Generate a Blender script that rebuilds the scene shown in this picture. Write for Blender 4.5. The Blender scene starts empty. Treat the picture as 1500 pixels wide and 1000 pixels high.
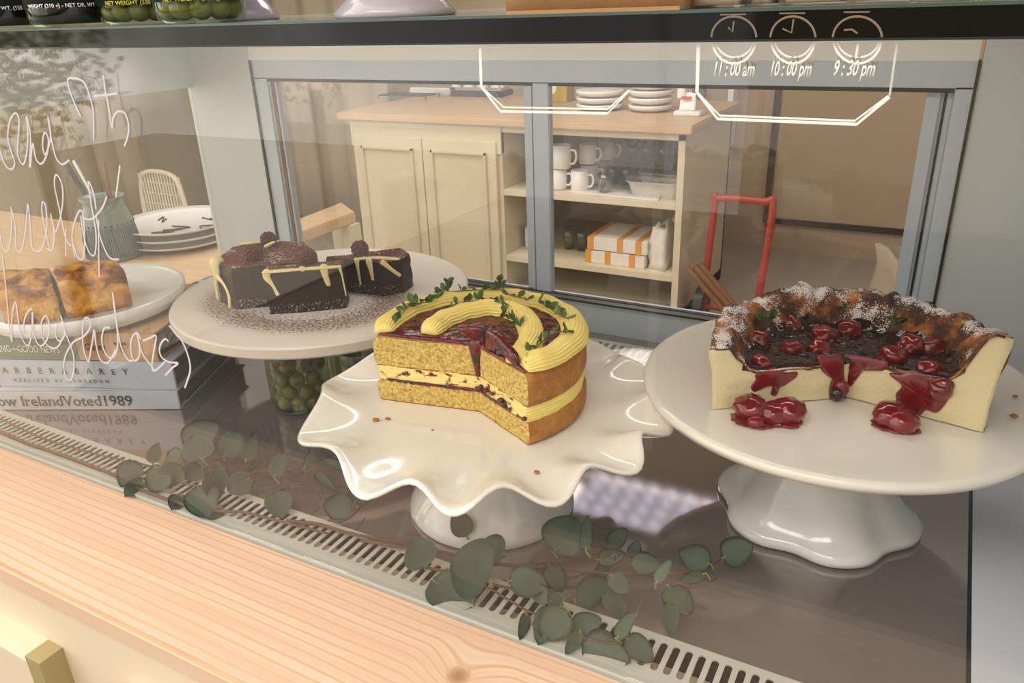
import bpy, bmesh, math, random
from mathutils import Vector, Matrix, noise
random.seed(7)
PI=math.pi
S=bpy.context.scene
COL=S.collection
# ------------------------------------------------------------------ camera
FP=1150.15; YAW,PIT,ROL=.510014,.407341,-.0368583
CAM=Vector((0,0,.5))
fwd=Vector((-math.sin(YAW)*math.cos(PIT),math.cos(YAW)*math.cos(PIT),-math.sin(PIT)))
rt=Vector((math.cos(YAW),math.sin(YAW),0)); up=rt.cross(fwd)
R2=rt*math.cos(ROL)+up*math.sin(ROL); U2=-rt*math.sin(ROL)+up*math.cos(ROL)
cd=bpy.data.cameras.new('camera'); co=bpy.data.objects.new('camera',cd); COL.objects.link(co)
co.matrix_world=Matrix(((R2.x,U2.x,-fwd.x,0),(R2.y,U2.y,-fwd.y,0),(R2.z,U2.z,-fwd.z,.5),(0,0,0,1)))
cd.sensor_width=36; cd.lens=36*FP/1500; cd.clip_start=.02
S.camera=co
def ray(x,y): return R2*((x-750)/FP)-U2*((y-500)/FP)+fwd
def on(x,y,ax,v):
    r=ray(x,y); return CAM+r*((v-CAM[ax])/r[ax])
def oz(x,y,z=0): return on(x,y,2,z)
def oy(x,y,v): return on(x,y,1,v)
# ------------------------------------------------------------------ objects
def prop(o,label=None,cat=None,group=None,kind=None):
    if label: o['label']=label
    if cat: o['category']=cat
    if group: o['group']=group
    if kind: o['kind']=kind
    return o
def thing(name,label,cat,loc=(0,0,0),group=None,rz=0):
    o=bpy.data.objects.new(name,None); COL.objects.link(o); o.location=loc; o.rotation_euler=(0,0,rz); o.empty_display_size=.02
    return prop(o,label,cat,group)
def obj(name,bm,mats,parent=None,smooth=True,label=None,at=None):
    if parent is not None and at is None and not parent.get('_loc0'):
        pass
    bmesh.ops.recalc_face_normals(bm,faces=bm.faces)
    me=bpy.data.meshes.new(name); bm.to_mesh(me); bm.free()
    for m in (mats if isinstance(mats,(list,tuple)) else [mats]): me.materials.append(m)
    if smooth:
        me.polygons.foreach_set('use_smooth',[True]*len(me.polygons))
        if smooth!='all':
            try: me.set_sharp_from_angle(angle=math.radians(38))
            except Exception: pass
    o=bpy.data.objects.new(name,me); COL.objects.link(o)
    if at is not None: o.location=at
    if parent: o.parent=parent
    if label: o['label']=label
    return o
def W(name,bm,mats,parent,**k):
    """mesh given in world coordinates, parented to a thing whose Empty sits elsewhere"""
    off=Vector((0,0,0)); p=parent
    chain=[]
    while p is not None: chain.append(p); p=p.parent
    mw=Matrix.Identity(4)
    for q in reversed(chain): mw=mw@Matrix.Translation(q.location)@q.rotation_euler.to_matrix().to_4x4()
    bmesh.ops.transform(bm,matrix=mw.inverted(),verts=bm.verts)
    return obj(name,bm,mats,parent,**k)
def tree_copy(o,parent=None):
    c=o.copy(); COL.objects.link(c); c.parent=parent
    for ch in list(o.children): tree_copy(ch,c)
    return c
B=bmesh.new
def box(bm,c,s,rot=None,bev=0,mi=0):
    r=bmesh.ops.create_cube(bm,size=1)
    m=Matrix.Translation(c)@(rot.to_4x4() if rot else Matrix.Identity(4))@Matrix.Diagonal((s[0],s[1],s[2],1))
    bmesh.ops.transform(bm,matrix=m,verts=r['verts'])
    fs={f for v in r['verts'] for f in v.link_faces}
    for f in fs: f.material_index=mi
    if bev:
        es={e for v in r['verts'] for e in v.link_edges}
        bmesh.ops.bevel(bm,geom=list(es),offset=bev,segments=2,affect='EDGES')
    return bm
def bx(x0,x1,y0,y1,z0,z1,bev=0,bm=None):
    return box(bm or B(),((x0+x1)/2,(y0+y1)/2,(z0+z1)/2),(abs(x1-x0),abs(y1-y0),abs(z1-z0)),bev=bev)
def lathe(prof,c=(0,0,0),n=64,bm=None,fn=None,cap=True):
    """prof list of (r,z); fn(a,r,z)->(r,z) ripples"""
    bm=bm or B(); rings=[]
    for r,z in prof:
        ring=[]
        for i in range(n):
            a=2*PI*i/n
            rr,zz=fn(a,r,z) if fn else (r,z)
            ring.append(bm.verts.new((c[0]+rr*math.cos(a),c[1]+rr*math.sin(a),c[2]+zz)))
        rings.append(ring)
    for a,b in zip(rings,rings[1:]):
        for i in range(n): bm.faces.new((a[i],a[(i+1)%n],b[(i+1)%n],b[i]))
    if cap:
        for ring in (rings[0],rings[-1]):
            try: bm.faces.new(ring)
            except Exception: pass
    return bm
def cr(pts,n=6,closed=False):
    """Catmull-Rom through points of any tuple length"""
    P=[tuple(p) for p in pts]; out=[]; m=len(P)
    rng=range(m if closed else m-1)
    for i in rng:
        if closed: p0,p1,p2,p3=P[(i-1)%m],P[i],P[(i+1)%m],P[(i+2)%m]
        else: p0,p1,p2,p3=P[max(i-1,0)],P[i],P[i+1],P[min(i+2,m-1)]
        for k in range(n):
            t=k/n
            out.append(tuple(.5*((2*b)+(c-a)*t+(2*a-5*b+4*c-d)*t*t+(-a+3*b-3*c+d)*t**3) for a,b,c,d in zip(p0,p1,p2,p3)))
    if not closed: out.append(P[-1])
    return out
def tube(pts,rad,n=8,bm=None,closed=False,flat=None,capround=True):
    """rad number or list; flat=(vector,scale) squashes the section along a direction"""
    bm=bm or B(); P=[Vector(p[:3]) for p in pts]; m=len(P)
    rs=rad if isinstance(rad,(list,tuple)) else [rad]*m
    rings=[]; prev=None
    for i,p in enumerate(P):
        t=(P[(i+1)%m]-P[i-1]) if closed else (P[min(i+1,m-1)]-P[max(i-1,0)])
        if t.length<1e-9: t=Vector((0,0,1))
        t.normalize()
        if prev is None:
            a=Vector((0,0,1)) if abs(t.z)<.9 else Vector((1,0,0))
            u=t.cross(a).normalized()
        else:
            u=prev-t*prev.dot(t)
            if u.length<1e-6: u=t.orthogonal()
            u.normalize()
        prev=u; v=t.cross(u); ring=[]
        for k in range(n):
            a=2*PI*k/n; d=(u*math.cos(a)+v*math.sin(a))*rs[i]
            if flat: d=d-flat[0]*d.dot(flat[0])*(1-flat[1])
            ring.append(bm.verts.new(p+d))
        rings.append(ring)
    for a,b in (zip(rings,rings[1:]+rings[:1]) if closed else zip(rings,rings[1:])):
        for k in range(n): bm.faces.new((a[k],a[(k+1)%n],b[(k+1)%n],b[k]))
    if not closed:
        for r in (rings[0],rings[-1]): bm.faces.new(r)
    return bm
def blob(c,r,bm=None,sub=2,sc=(1,1,1),nz=0,seed=0,rot=None,nf=3):
    bm=bm or B(); g=bmesh.ops.create_icosphere(bm,subdivisions=sub,radius=1)
    for v in g['verts']:
        d=v.co.normalized(); k=1+nz*noise.noise(d*nf+Vector((seed,seed*1.7,0)))
        q=Vector((d.x*sc[0],d.y*sc[1],d.z*sc[2]))*k*r
        if rot: q=rot@q
        v.co=Vector(c)+q
    return bm
def prism(pts,z0,z1,bm=None,bev=0):
    bm=bm or B(); a=[bm.verts.new((p[0],p[1],z0)) for p in pts]; b=[bm.verts.new((p[0],p[1],z1)) for p in pts]
    n=len(pts); bm.faces.new(a); bm.faces.new(b)
    for i in range(n): bm.faces.new((a[i],a[(i+1)%n],b[(i+1)%n],b[i]))
    if bev: bmesh.ops.bevel(bm,geom=list(bm.edges),offset=bev,segments=2,affect='EDGES')
    return bm
# ------------------------------------------------------------------ materials
def hx(h):
    h=h.lstrip('#'); v=[int(h[i:i+2],16)/255 for i in (0,2,4)]
    return tuple((x/12.92 if x<=.04045 else ((x+.055)/1.055)**2.4) for x in v)+(1,)
class NT:
    def __init__(s,name):
        s.m=bpy.data.materials.new(name); s.m.use_nodes=True; s.t=s.m.node_tree; s.n=s.t.nodes; s.l=s.t.links
        s.b=s.n['Principled BSDF']; s.out=s.n['Material Output']; s._tc=None
    def tc(s,kind='Object'):
        if not s._tc: s._tc=s.n.new('ShaderNodeTexCoord')
        return s._tc.outputs[kind]
    def mapped(s,sc=(1,1,1),rot=(0,0,0),loc=(0,0,0)):
        m=s.n.new('ShaderNodeMapping'); m.inputs['Scale'].default_value=sc; m.inputs['Rotation'].default_value=rot; m.inputs['Location'].default_value=loc
        s.l.new(s.tc(),m.inputs[0]); return m.outputs[0]
    def noise(s,scale,detail=4,rough=.55,vec=None,dist=0):
        x=s.n.new('ShaderNodeTexNoise'); x.inputs['Scale'].default_value=scale; x.inputs['Detail'].default_value=detail; x.inputs['Roughness'].default_value=rough; x.inputs['Distortion'].default_value=dist
        s.l.new(vec if vec is not None else s.tc(),x.inputs['Vector']); return x.outputs[0]
    def vor(s,scale,feat='F1',vec=None):
        x=s.n.new('ShaderNodeTexVoronoi'); x.feature=feat; x.inputs['Scale'].default_value=scale
        s.l.new(vec if vec is not None else s.tc(),x.inputs['Vector']); return x.outputs[0]
    def ramp(s,fac,stops):
        r=s.n.new('ShaderNodeValToRGB'); e=r.color_ramp.elements
        while len(e)<len(stops): e.new(.5)
        for k,(p,c) in zip(e,stops): k.position=p; k.color=hx(c) if isinstance(c,str) else (c,c,c,1)
        s.l.new(fac,r.inputs[0]); return r.outputs[0]
    def mix(s,fac,a,b):
        x=s.n.new('ShaderNodeMix'); x.data_type='RGBA'
        for i,v in ((0,fac),(6,a),(7,b)):
            if hasattr(v,'links') or isinstance(v,bpy.types.NodeSocket): s.l.new(v,x.inputs[i])
            else: x.inputs[i].default_value=(hx(v) if isinstance(v,str) else v)
        return x.outputs[2]
    def math(s,op,a,b=None):
        x=s.n.new('ShaderNodeMath'); x.operation=op
        for i,v in enumerate((a,b)):
            if v is None: continue
            if isinstance(v,bpy.types.NodeSocket): s.l.new(v,x.inputs[i])
            else: x.inputs[i].default_value=v
        return x.outputs[0]
    def xyz(s,i,kind='Object'):
        x=s.n.new('ShaderNodeSeparateXYZ'); s.l.new(s.tc(kind),x.inputs[0]); return x.outputs[i]
    def col(s,v):
        if isinstance(v,bpy.types.NodeSocket): s.l.new(v,s.b.inputs['Base Color'])
        else: s.b.inputs['Base Color'].default_value=hx(v)
    def bump(s,h,strength=.3,dist=.001):
        x=s.n.new('ShaderNodeBump'); x.inputs['Strength'].default_value=strength; x.inputs['Distance'].default_value=dist
        s.l.new(h,x.inputs['Height'])
        s.l.new(x.outputs[0],s.b.inputs['Normal']); return x
    def set(s,**k):
        for a,v in k.items():
            i=s.b.inputs[a.replace('_',' ')]
            if isinstance(v,bpy.types.NodeSocket): s.l.new(v,i)
            else: i.default_value=v
def plain(name,c,rough=.5,metal=0,bump=0,bscale=200,bdist=.0005,var=None,vscale=8,sss=0,coat=0):
    t=NT(name)
    t.col(t.mix(t.noise(vscale,4),c,var) if var else c)
    t.set(Roughness=rough,Metallic=metal)
    if bump: t.bump(t.noise(bscale,4),bump,bdist)
    if sss: t.set(Subsurface_Weight=sss,Subsurface_Scale=.004)
    if coat: t.set(Coat_Weight=coat,Coat_Roughness=.05)
    return t.m
def glass(name,tint='#ffffff',f0=.04,rough=0.0,extra=0.):
    t=NT(name); t.n.remove(t.b)
    g=t.n.new('ShaderNodeNewGeometry'); d=t.n.new('ShaderNodeVectorMath'); d.operation='DOT_PRODUCT'
    t.l.new(g.outputs['Incoming'],d.inputs[0]); t.l.new(g.outputs['Normal'],d.inputs[1])
    a=t.math('ABSOLUTE',d.outputs['Value']); p=t.math('POWER',t.math('SUBTRACT',1.,a),5.)
    f=t.math('ADD',t.math('MULTIPLY',p,1-f0),f0)
    tr=t.n.new('ShaderNodeBsdfTransparent'); tr.inputs[0].default_value=hx(tint)
    gl=t.n.new('ShaderNodeBsdfGlossy'); gl.inputs['Roughness'].default_value=rough; gl.inputs[0].default_value=(1,1,1,1)
    mx=t.n.new('ShaderNodeMixShader'); t.l.new(f,mx.inputs[0]); t.l.new(tr.outputs[0],mx.inputs[1]); t.l.new(gl.outputs[0],mx.inputs[2])
    t.l.new(mx.outputs[0],t.out.inputs[0]); return t.m
def emit(name,c,st):
    t=NT(name); t.b.inputs['Base Color'].default_value=hx(c); t.b.inputs['Emission Color'].default_value=hx(c); t.b.inputs['Emission Strength'].default_value=st; return t.m

M={}
M['glass']=glass('case_glass','#fdfcfb',.031)
M['jarglass']=glass('jar_glass','#e4ecd8',.05)
M['cup']=glass('drinking_glass','#eeeeea',.07)
M['greyframe']=plain('grey_painted_metal','#c3ced6',.4,0,.05,400,.0003,'#b9c5cd',3)
M['panel']=plain('grey_green_panel','#ced3d2',.45,0,.05,500,.0003,'#c4cbcb',2)
M['sidepanel']=plain('pale_grey_side_panel','#d6dbe2',.3,0,.04,300,.0003,'#ccd2da',4)
M['header']=plain('pale_header_strip','#e6e8de',.5)
M['dark']=plain('dark_rubber_seal','#141416',.5)
M['black']=plain('black_gloss_fascia','#070706',.05); M['black'].node_tree.nodes['Principled BSDF'].inputs['Specular IOR Level'].default_value=.25
M['alu']=plain('aluminium_trim','#b9bcb8',.3,.8)
M['grille']=plain('painted_vent_grille','#c4c5b8',.4,0,.03,300,.0003)
M['hollow']=plain('vent_channel','#1c1714',.8)
M['cream']=plain('cream_paint','#ead9bf',.6,0,.12,90,.0008,'#e3cfb1',5)
M['creamshade']=plain('shaded_cream_paint','#b0a070',.6,0,.1,120,.0006,'#a39365',6)  # cream paint darkened to olive for the panel ends in shade
t=NT('brushed_steel_deck')
n1=t.noise(5,5,.6); n2=t.noise(60,6,.7,t.mapped((1,9,1),(0,0,.5))); n3=t.noise(90,6,.75,t.mapped((8,1,1),(0,0,.35)))
t.col(t.mix(n1,'#9c9391','#b2aba9')); t.set(Metallic=.72,Roughness=t.ramp(n2,[(.3,.012),(.75,.06)]))
t.bump(t.math('ADD',n2,n3),.02,.0004); M['deck']=t.m
t=NT('pine_wood')
v=t.mapped((1.2,26,26)); n=t.noise(2.2,3,.5,v,.25); w=t.n.new('ShaderNodeTexWave'); w.wave_type='BANDS'; w.bands_direction='Y'; w.inputs['Scale'].default_value=11; w.inputs['Distortion'].default_value=2.6; w.inputs['Detail'].default_value=2; w.inputs['Detail Scale'].default_value=.7
kn=t.n.new('ShaderNodeVectorMath'); kn.operation='DISTANCE'; kn.inputs[1].default_value=(-.281,.392,0); t.l.new(t.mapped((1,1,1)),kn.inputs[0])
kk=t.ramp(kn.outputs['Value'],[(0,.8),(.012,.35),(.045,0.)]); [setattr(x.color_ramp,'interpolation','B_SPLINE') for x in t.n if x.type=='VALTORGB']
vm=t.n.new('ShaderNodeVectorMath'); vm.operation='MULTIPLY_ADD'; t.l.new(kk,vm.inputs[0]); vm.inputs[1].default_value=(0,.16,0); t.l.new(t.mapped((.6,3.0,3.0)),vm.inputs[2]); t.l.new(vm.outputs[0],w.inputs['Vector'])
g=t.ramp(w.outputs[0],[(0,'#e1c0a2'),(.6,'#e4c6aa'),(.88,'#dcb896'),(1,'#d3a884')])
c=t.mix(t.ramp(n,[(.35,0.),(.7,.8)]),g,'#dab091'); k2=t.ramp(kn.outputs['Value'],[(0,1.),(.006,.75),(.012,0.)])
c=t.mix(k2,c,'#a87a50'); t.col(c); t.set(Roughness=.5); t.bump(w.outputs[0],.08,.0005); M['pine']=t.m
t=NT('cream_ceramic'); t.col('#ebe8dc'); t.set(Roughness=.12,Coat_Weight=.5,Coat_Roughness=.04,Subsurface_Weight=.05,Subsurface_Scale=.005); M['ceramic']=t.m
t=NT('white_ceramic'); t.col(t.mix(t.noise(20,3),'#dcdfdb','#e2e4e0')); t.set(Roughness=.14,Coat_Weight=.5,Coat_Roughness=.05); M['ceramic2']=t.m
# marble board with cocoa dusting stains (world-space ring of dust round the slices)
t=NT('marble_board')
base=t.mix(t.noise(9,6,.6,None,1.5),'#e2dcce','#d3ccbf')
s1=t.noise(420,2,.5); s2=t.noise(40,3,.6); cx=t.n.new('ShaderNodeVectorMath'); cx.operation='DISTANCE'; cx.inputs[1].default_value=(.0,-.052,0)
mp=t.mapped((1,1.3,0)); t.l.new(mp,cx.inputs[0])
band=t.ramp(cx.outputs['Value'],[(.06,.3),(.105,1.),(.145,.8),(.175,0.)]); inner=t.ramp(cx.outputs['Value'],[(.095,1.),(.12,.6),(.14,0.)])
coc=t.math('GREATER_THAN',t.math('ADD',t.noise(260,6,.8),t.math('MULTIPLY',band,.20)),.67)
sug=t.math('GREATER_THAN',t.math('ADD',t.noise(230,6,.8,t.mapped((1,1,1),(0,0,0),(3,1,0))),t.math('MULTIPLY',inner,.22)),.70)
c=t.mix(t.math('MULTIPLY',band,.35),base,'#a5897a'); c=t.mix(t.math('MULTIPLY',coc,.85),c,'#562416'); c=t.mix(t.math('MULTIPLY',sug,.8),c,'#f3eeea'); t.col(c); t.set(Roughness=.35); M['marble']=t.m
# cakes
t=NT('sponge_crumb'); n=t.noise(300,6,.75); vv=t.vor(330); t.col(t.mix(t.ramp(n,[(.36,0.),(.58,1.)]),'#b0842f','#f3d87e')); t.set(Roughness=.85,Subsurface_Weight=.1,Subsurface_Scale=.002)
t.bump(t.math('ADD',t.noise(330,6,.75),t.math('MULTIPLY',vv,.8)),.85,.0022); M['sponge']=t.m
t=NT('baked_crust'); n=t.noise(60,6,.7); t.col(t.mix(t.ramp(n,[(.3,0.),(.7,1.)]),'#8e561c','#c38a3c')); t.set(Roughness=.8); t.bump(t.noise(500,5,.7),.5,.0012); M['crust']=t.m
t=NT('yellow_buttercream'); t.col(t.mix(t.noise(50,3),'#f7e78e','#f3da72')); t.set(Roughness=.5,Subsurface_Weight=.2,Subsurface_Scale=.003); t.bump(t.noise(300,3),.15,.0005); M['cream_icing']=t.m
t=NT('cream_with_jam_streaks'); n=t.noise(75,5,.62,t.mapped((1,1,1.8))); t.col(t.mix(t.ramp(n,[(.545,0.),(.60,1.)]),'#f3e08c','#6d1c20')); t.set(Roughness=.45); t.bump(n,.5,.001); M['filling']=t.m
t=NT('berry_jam'); n=t.noise(130,4,.6); t.col(t.mix(t.ramp(n,[(.4,0.),(.65,1.)]),'#24050a','#7a0a10')); t.set(Roughness=.12,Coat_Weight=.2,Coat_Roughness=.03); t.bump(t.noise(150,3,.5),.5,.0022); M['jam']=t.m
t=NT('dark_cherry_glaze'); n=t.noise(45,3,.6); t.col(t.mix(t.ramp(n,[(.45,0.),(.75,1.)]),'#150305','#43070d')); t.set(Roughness=.08,Coat_Weight=.3,Coat_Roughness=.03); t.bump(t.noise(80,3,.5),.6,.003); M['glaze']=t.m
t=NT('red_cherry'); n=t.noise(70,3); t.col(t.mix(n,'#3c0308','#98101a')); t.set(Roughness=.1,Coat_Weight=.6,Coat_Roughness=.04,Subsurface_Weight=.15,Subsurface_Scale=.003); t.bump(t.noise(220,3),.25,.001); M['cherry']=t.m
t=NT('cheesecake_filling'); n=t.noise(60,5,.6); t.col(t.mix(n,'#f4e4ac','#fbf0c8')); t.set(Roughness=.6,Subsurface_Weight=.15,Subsurface_Scale=.004); t.bump(t.noise(170,7,.75),.8,.003); M['cheese']=t.m
t=NT('burnt_crust_with_sugar'); n=t.noise(38,5,.65); brown=t.ramp(n,[(.3,'#1c0d07'),(.48,'#4a230d'),(.6,'#a5621f'),(.75,'#cf9440')])
g=t.n.new('ShaderNodeNewGeometry'); nz=t.n.new('ShaderNodeSeparateXYZ'); t.l.new(g.outputs['Normal'],nz.inputs[0])
su=t.math('ADD',t.math('MULTIPLY',t.noise(30,3,.6),1.1),t.math('ADD',t.math('MULTIPLY',t.noise(800,3,.6),.75),t.math('MULTIPLY',nz.outputs[2],.24)))
c=t.mix(t.math('MULTIPLY',t.math('GREATER_THAN',su,1.16),.95),brown,'#f0ece8'); t.col(c); t.set(Roughness=.6); t.bump(t.noise(90,6,.7),.8,.003); M['burnt']=t.m
t=NT('burnt_side'); n=t.noise(35,5,.65); t.col(t.ramp(n,[(.3,'#241006'),(.5,'#7a4216'),(.68,'#c48a3c'),(.8,'#dcb568')])); t.set(Roughness=.7); t.bump(t.noise(90,6,.7),.6,.002); M['burntside']=t.m
t=NT('chocolate_cake'); n=t.noise(25,4,.6); t.col(t.mix(n,'#140b08','#2a1912')); t.set(Roughness=.42); 
hz=t.xyz(2); lo=t.math('LESS_THAN',hz,.014); s=t.math('GREATER_THAN',t.math('ADD',t.noise(430,3,.6),t.math('MULTIPLY',lo,.13)),.73)
t.col(t.mix(t.math('MULTIPLY',s,.75),t.mix(n,'#1a0f0b','#33201a'),'#b9aca2')); t.bump(t.noise(220,6,.7),.6,.0015); M['choc']=t.m
t=NT('cocoa_dusted_top'); n=t.noise(26,4,.6); s=t.math('GREATER_THAN',t.math('ADD',t.noise(350,3,.6),t.math('MULTIPLY',t.noise(18,2),.7)),.95)
t.col(t.mix(t.math('MULTIPLY',s,.85),t.mix(n,'#4a160a','#772c12'),'#cfc4bd')); t.set(Roughness=.75); t.bump(t.noise(260,5),.5,.001); M['cocoa']=t.m
M['whitechoc']=plain('white_chocolate_drizzle','#efe6ae',.25,0,.1,150,.0006,'#e8dca0',40,.15,.2)
t=NT('raspberry_skin'); t.col(t.mix(t.noise(300,3,.6),'#2a070c','#7a2430')); t.set(Roughness=.45); t.bump(t.vor(260),.9,.002); M['rasp']=t.m
t=NT('baked_tart'); n=t.noise(26,5,.62,None,.8); t.col(t.ramp(n,[(.28,'#3a1c0c'),(.42,'#7d4717'),(.53,'#c38633'),(.64,'#dcae58'),(.78,'#8a4f1e')])); t.set(Roughness=.35); t.bump(t.noise(60,5,.6),.5,.003); M['tart']=t.m
M['tartside']=plain('baked_tart_side','#dcb35a',.55,0,.5,160,.0015,'#8c501e',30)
M['thyme']=plain('thyme_leaf','#3e5a26',.45,0,.1,200,.0005,'#557237',60)
M['thymestem']=plain('thyme_stem','#6a6a3a',.6)
t=NT('eucalyptus_leaf'); oi=t.n.new('ShaderNodeObjectInfo'); n=t.noise(40,4,.6); c=t.mix(oi.outputs['Random'],'#4b5f4a','#6f8472'); t.col(t.mix(t.math('MULTIPLY',n,.5),c,'#7f9080')); t.set(Roughness=.5,Subsurface_Weight=.05,Subsurface_Scale=.002); t.bump(t.noise(300,4),.15,.0004); M['leaf']=t.m
M['leafstem']=plain('green_petiole','#8a9a3e',.5)
M['twig']=plain('brown_twig','#4a382e',.75,0,.6,200,.001,'#7a6150',60)
t=NT('dyed_paper_edges'); w=t.noise(700,2,.5,t.mapped((.03,.03,1))); t.col(t.mix(w,'#8b8576','#5f5a4e')); t.set(Roughness=.8); M['pages']=t.m
M['book1']=plain('pale_grey_book_cover','#c2c8cc',.35,0,.02,300,.0002,'#b7bfc6',5)
M['book2']=plain('pale_blue_book_cover','#b9c2ca',.35,0,.02,300,.0002,'#aab6c2',5)
M['bookgreen']=plain('grey_green_book_spine','#6f7a66',.5,0,.1,100,.0003,'#65705e',30)
M['booktan']=plain('tan_book_cover','#c2a27a',.5,0,.1,100,.0003,'#b8966c',20)
M['bookdark']=plain('dark_book_cover','#3e3b36',.35)
M['ink']=plain('dark_ink','#2c2622',.6)
M['inkwhite']=plain('white_ink','#e9e6da',.6)
M['inkbrown']=plain('brown_ink','#5a4038',.6)
M['inkyel']=plain('yellow_ink','#d9cf3a',.6)
M['marker']=plain('white_glass_marker','#cdc6ca',.6)
M['sign_refl']=plain('white_sign_reflection','#efeee6',.5)  # strokes painting the shop window sign reflected in the front glass
M['sign_refl_dim']=plain('faint_sign_reflection','#8f8878',.5)  # dimmer ghost of the doubled sign reflection
M['sign_refl_dark']=plain('dark_sign_reflection','#7d6c58',.5)  # sign reflection as it darkens on the black fascia
t=NT('green_olive'); t.col(t.mix(t.noise(60,3),'#6c6a2b','#8d8a40')); t.set(Roughness=.25,Subsurface_Weight=.1,Subsurface_Scale=.003); M['olive']=t.m
M['pimento']=plain('brown_pimento','#6b3a22',.5)
M['brine']=glass('olive_brine','#b9b27c',.02)
M['lid']=plain('pale_blue_jar_lid','#b5c2d2',.3,.1)
M['lidg']=plain('grey_jar_lid','#8f938f',.3,.5)
M['labelgreen']=plain('dark_green_paper_label','#16291a',.5)
M['labelblack']=plain('black_paper_label','#17181d',.5)
M['darkfill']=plain('dark_preserve','#120d0c',.25)
M['kraft']=plain('kraft_paper','#b98d62',.8,0,.5,60,.002,'#ad8056',12)
M['lilac']=plain('grey_lilac_ceramic','#b9b2b8',.15,0,0,1,1,None,1,0,.5)
M['cello']=glass('cellophane_wrap','#f2f0ee',.12,.08)
M['biscuit']=plain('biscuit','#b58a5c',.8,0,.4,150,.001,'#d9c4a0',40)
# kitchen
M['wall']=plain('warm_plaster','#c9bda4',.9,0,.05,40,.001,'#c2b59a',1.5)
M['wall2']=plain('taupe_plaster','#b5a189',.9,0,.05,40,.001,'#ab967d',1.5)
M['floor2']=plain('dark_shop_floor','#4f4840',.5,0,.05,30,.001,'#463f38',3)
M['floor']=plain('pale_stone_floor','#b8ae9f',.5,0,.05,30,.001,'#a59b8c',3)
M['ceil']=plain('ceiling_white','#dcd6c8',.9)
M['cab']=plain('ivory_cabinet_paint','#d6ccb0',.5,0,.05,60,.0006,'#cec3a4',3)
M['cabin']=plain('cabinet_inside','#b9ab8c',.7)
t=NT('pale_worktop'); n=t.noise(5,4,.6,t.mapped((2,14,14))); t.col(t.mix(n,'#b0926a','#cfb590')); t.set(Roughness=.45); M['top']=t.m
M['table']=M['top']
M['mug']=plain('white_mug','#e9e6e0',.3)
M['foil']=plain('foil','#d6d6d2',.28,.7,.5,70,.003)
M['paperwhite']=plain('white_paper','#e3ded2',.8,0,.6,60,.004)
M['orange']=plain('orange_tape','#d99634',.6)
M['yellow']=plain('yellow_card','#b79a3c',.7)
M['pink']=plain('pink_ceramic','#b98f86',.4)
M['red']=plain('red_painted_steel','#b3402f',.4,0,.2,80,.001,'#9c3326',30)
M['wood']=plain('brown_wood','#8a6238',.6,0,.3,80,.001,'#6e4a28',40)
M['burlap']=plain('burlap_sack','#b5a692',.95,0,.8,250,.003,'#9d8e7a',20)
M['curtain']=plain('linen_curtain','#e0d4bd',.9,0,.2,150,.001,'#d7cab0',3)
M['rattan']=plain('white_rattan','#e6dcc8',.6)
M['crock']=plain('grey_green_stoneware','#7d8c83',.3,0,.1,80,.0005,'#718077',8)
M['crockblue']=plain('blue_grey_glaze','#4c5866',.4)
M['steel']=plain('steel_utensil','#a8a8a4',.25,.9)
M['darkmetal']=plain('dark_metal','#3c3d3e',.4,.5)
M['screen']=plain('dark_screen','#4a4f55',.15)
M['redink']=plain('red_print','#b8322c',.5)
M['whitewood']=plain('white_post_paint','#f2efe8',.5)
t=NT('light_diffuser'); gx=t.xyz(0); gy=t.xyz(1)
fx=t.math('SUBTRACT',t.math('FRACT',t.math('MULTIPLY',gx,1/.085)),.5); fy=t.math('SUBTRACT',t.math('FRACT',t.math('MULTIPLY',gy,1/.085)),.5)
dd=t.math('SQRT',t.math('ADD',t.math('MULTIPLY',fx,fx),t.math('MULTIPLY',fy,fy)))
t.col('#dfe6ff'); t.b.inputs['Emission Color'].default_value=hx('#dde5ff'); t.set(Emission_Strength=t.math('ADD',t.math('MULTIPLY',t.ramp(dd,[(.08,1.),(.34,0.)]),2.6),.62)); M['ledw']=t.m
M['ledd']=emit('light_lens','#eef1ff',14.0)
M['strip']=emit('case_lamp','#fff1e8',10.0)
M['hedge']=plain('hedge_leaves','#c6cb8a',.7,0,.5,30,.01,'#ecebc0',6)
M['terrace']=plain('sunlit_paving','#e6dfcf',.8,0,.1,20,.002,'#cfc6b0',2)
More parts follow.
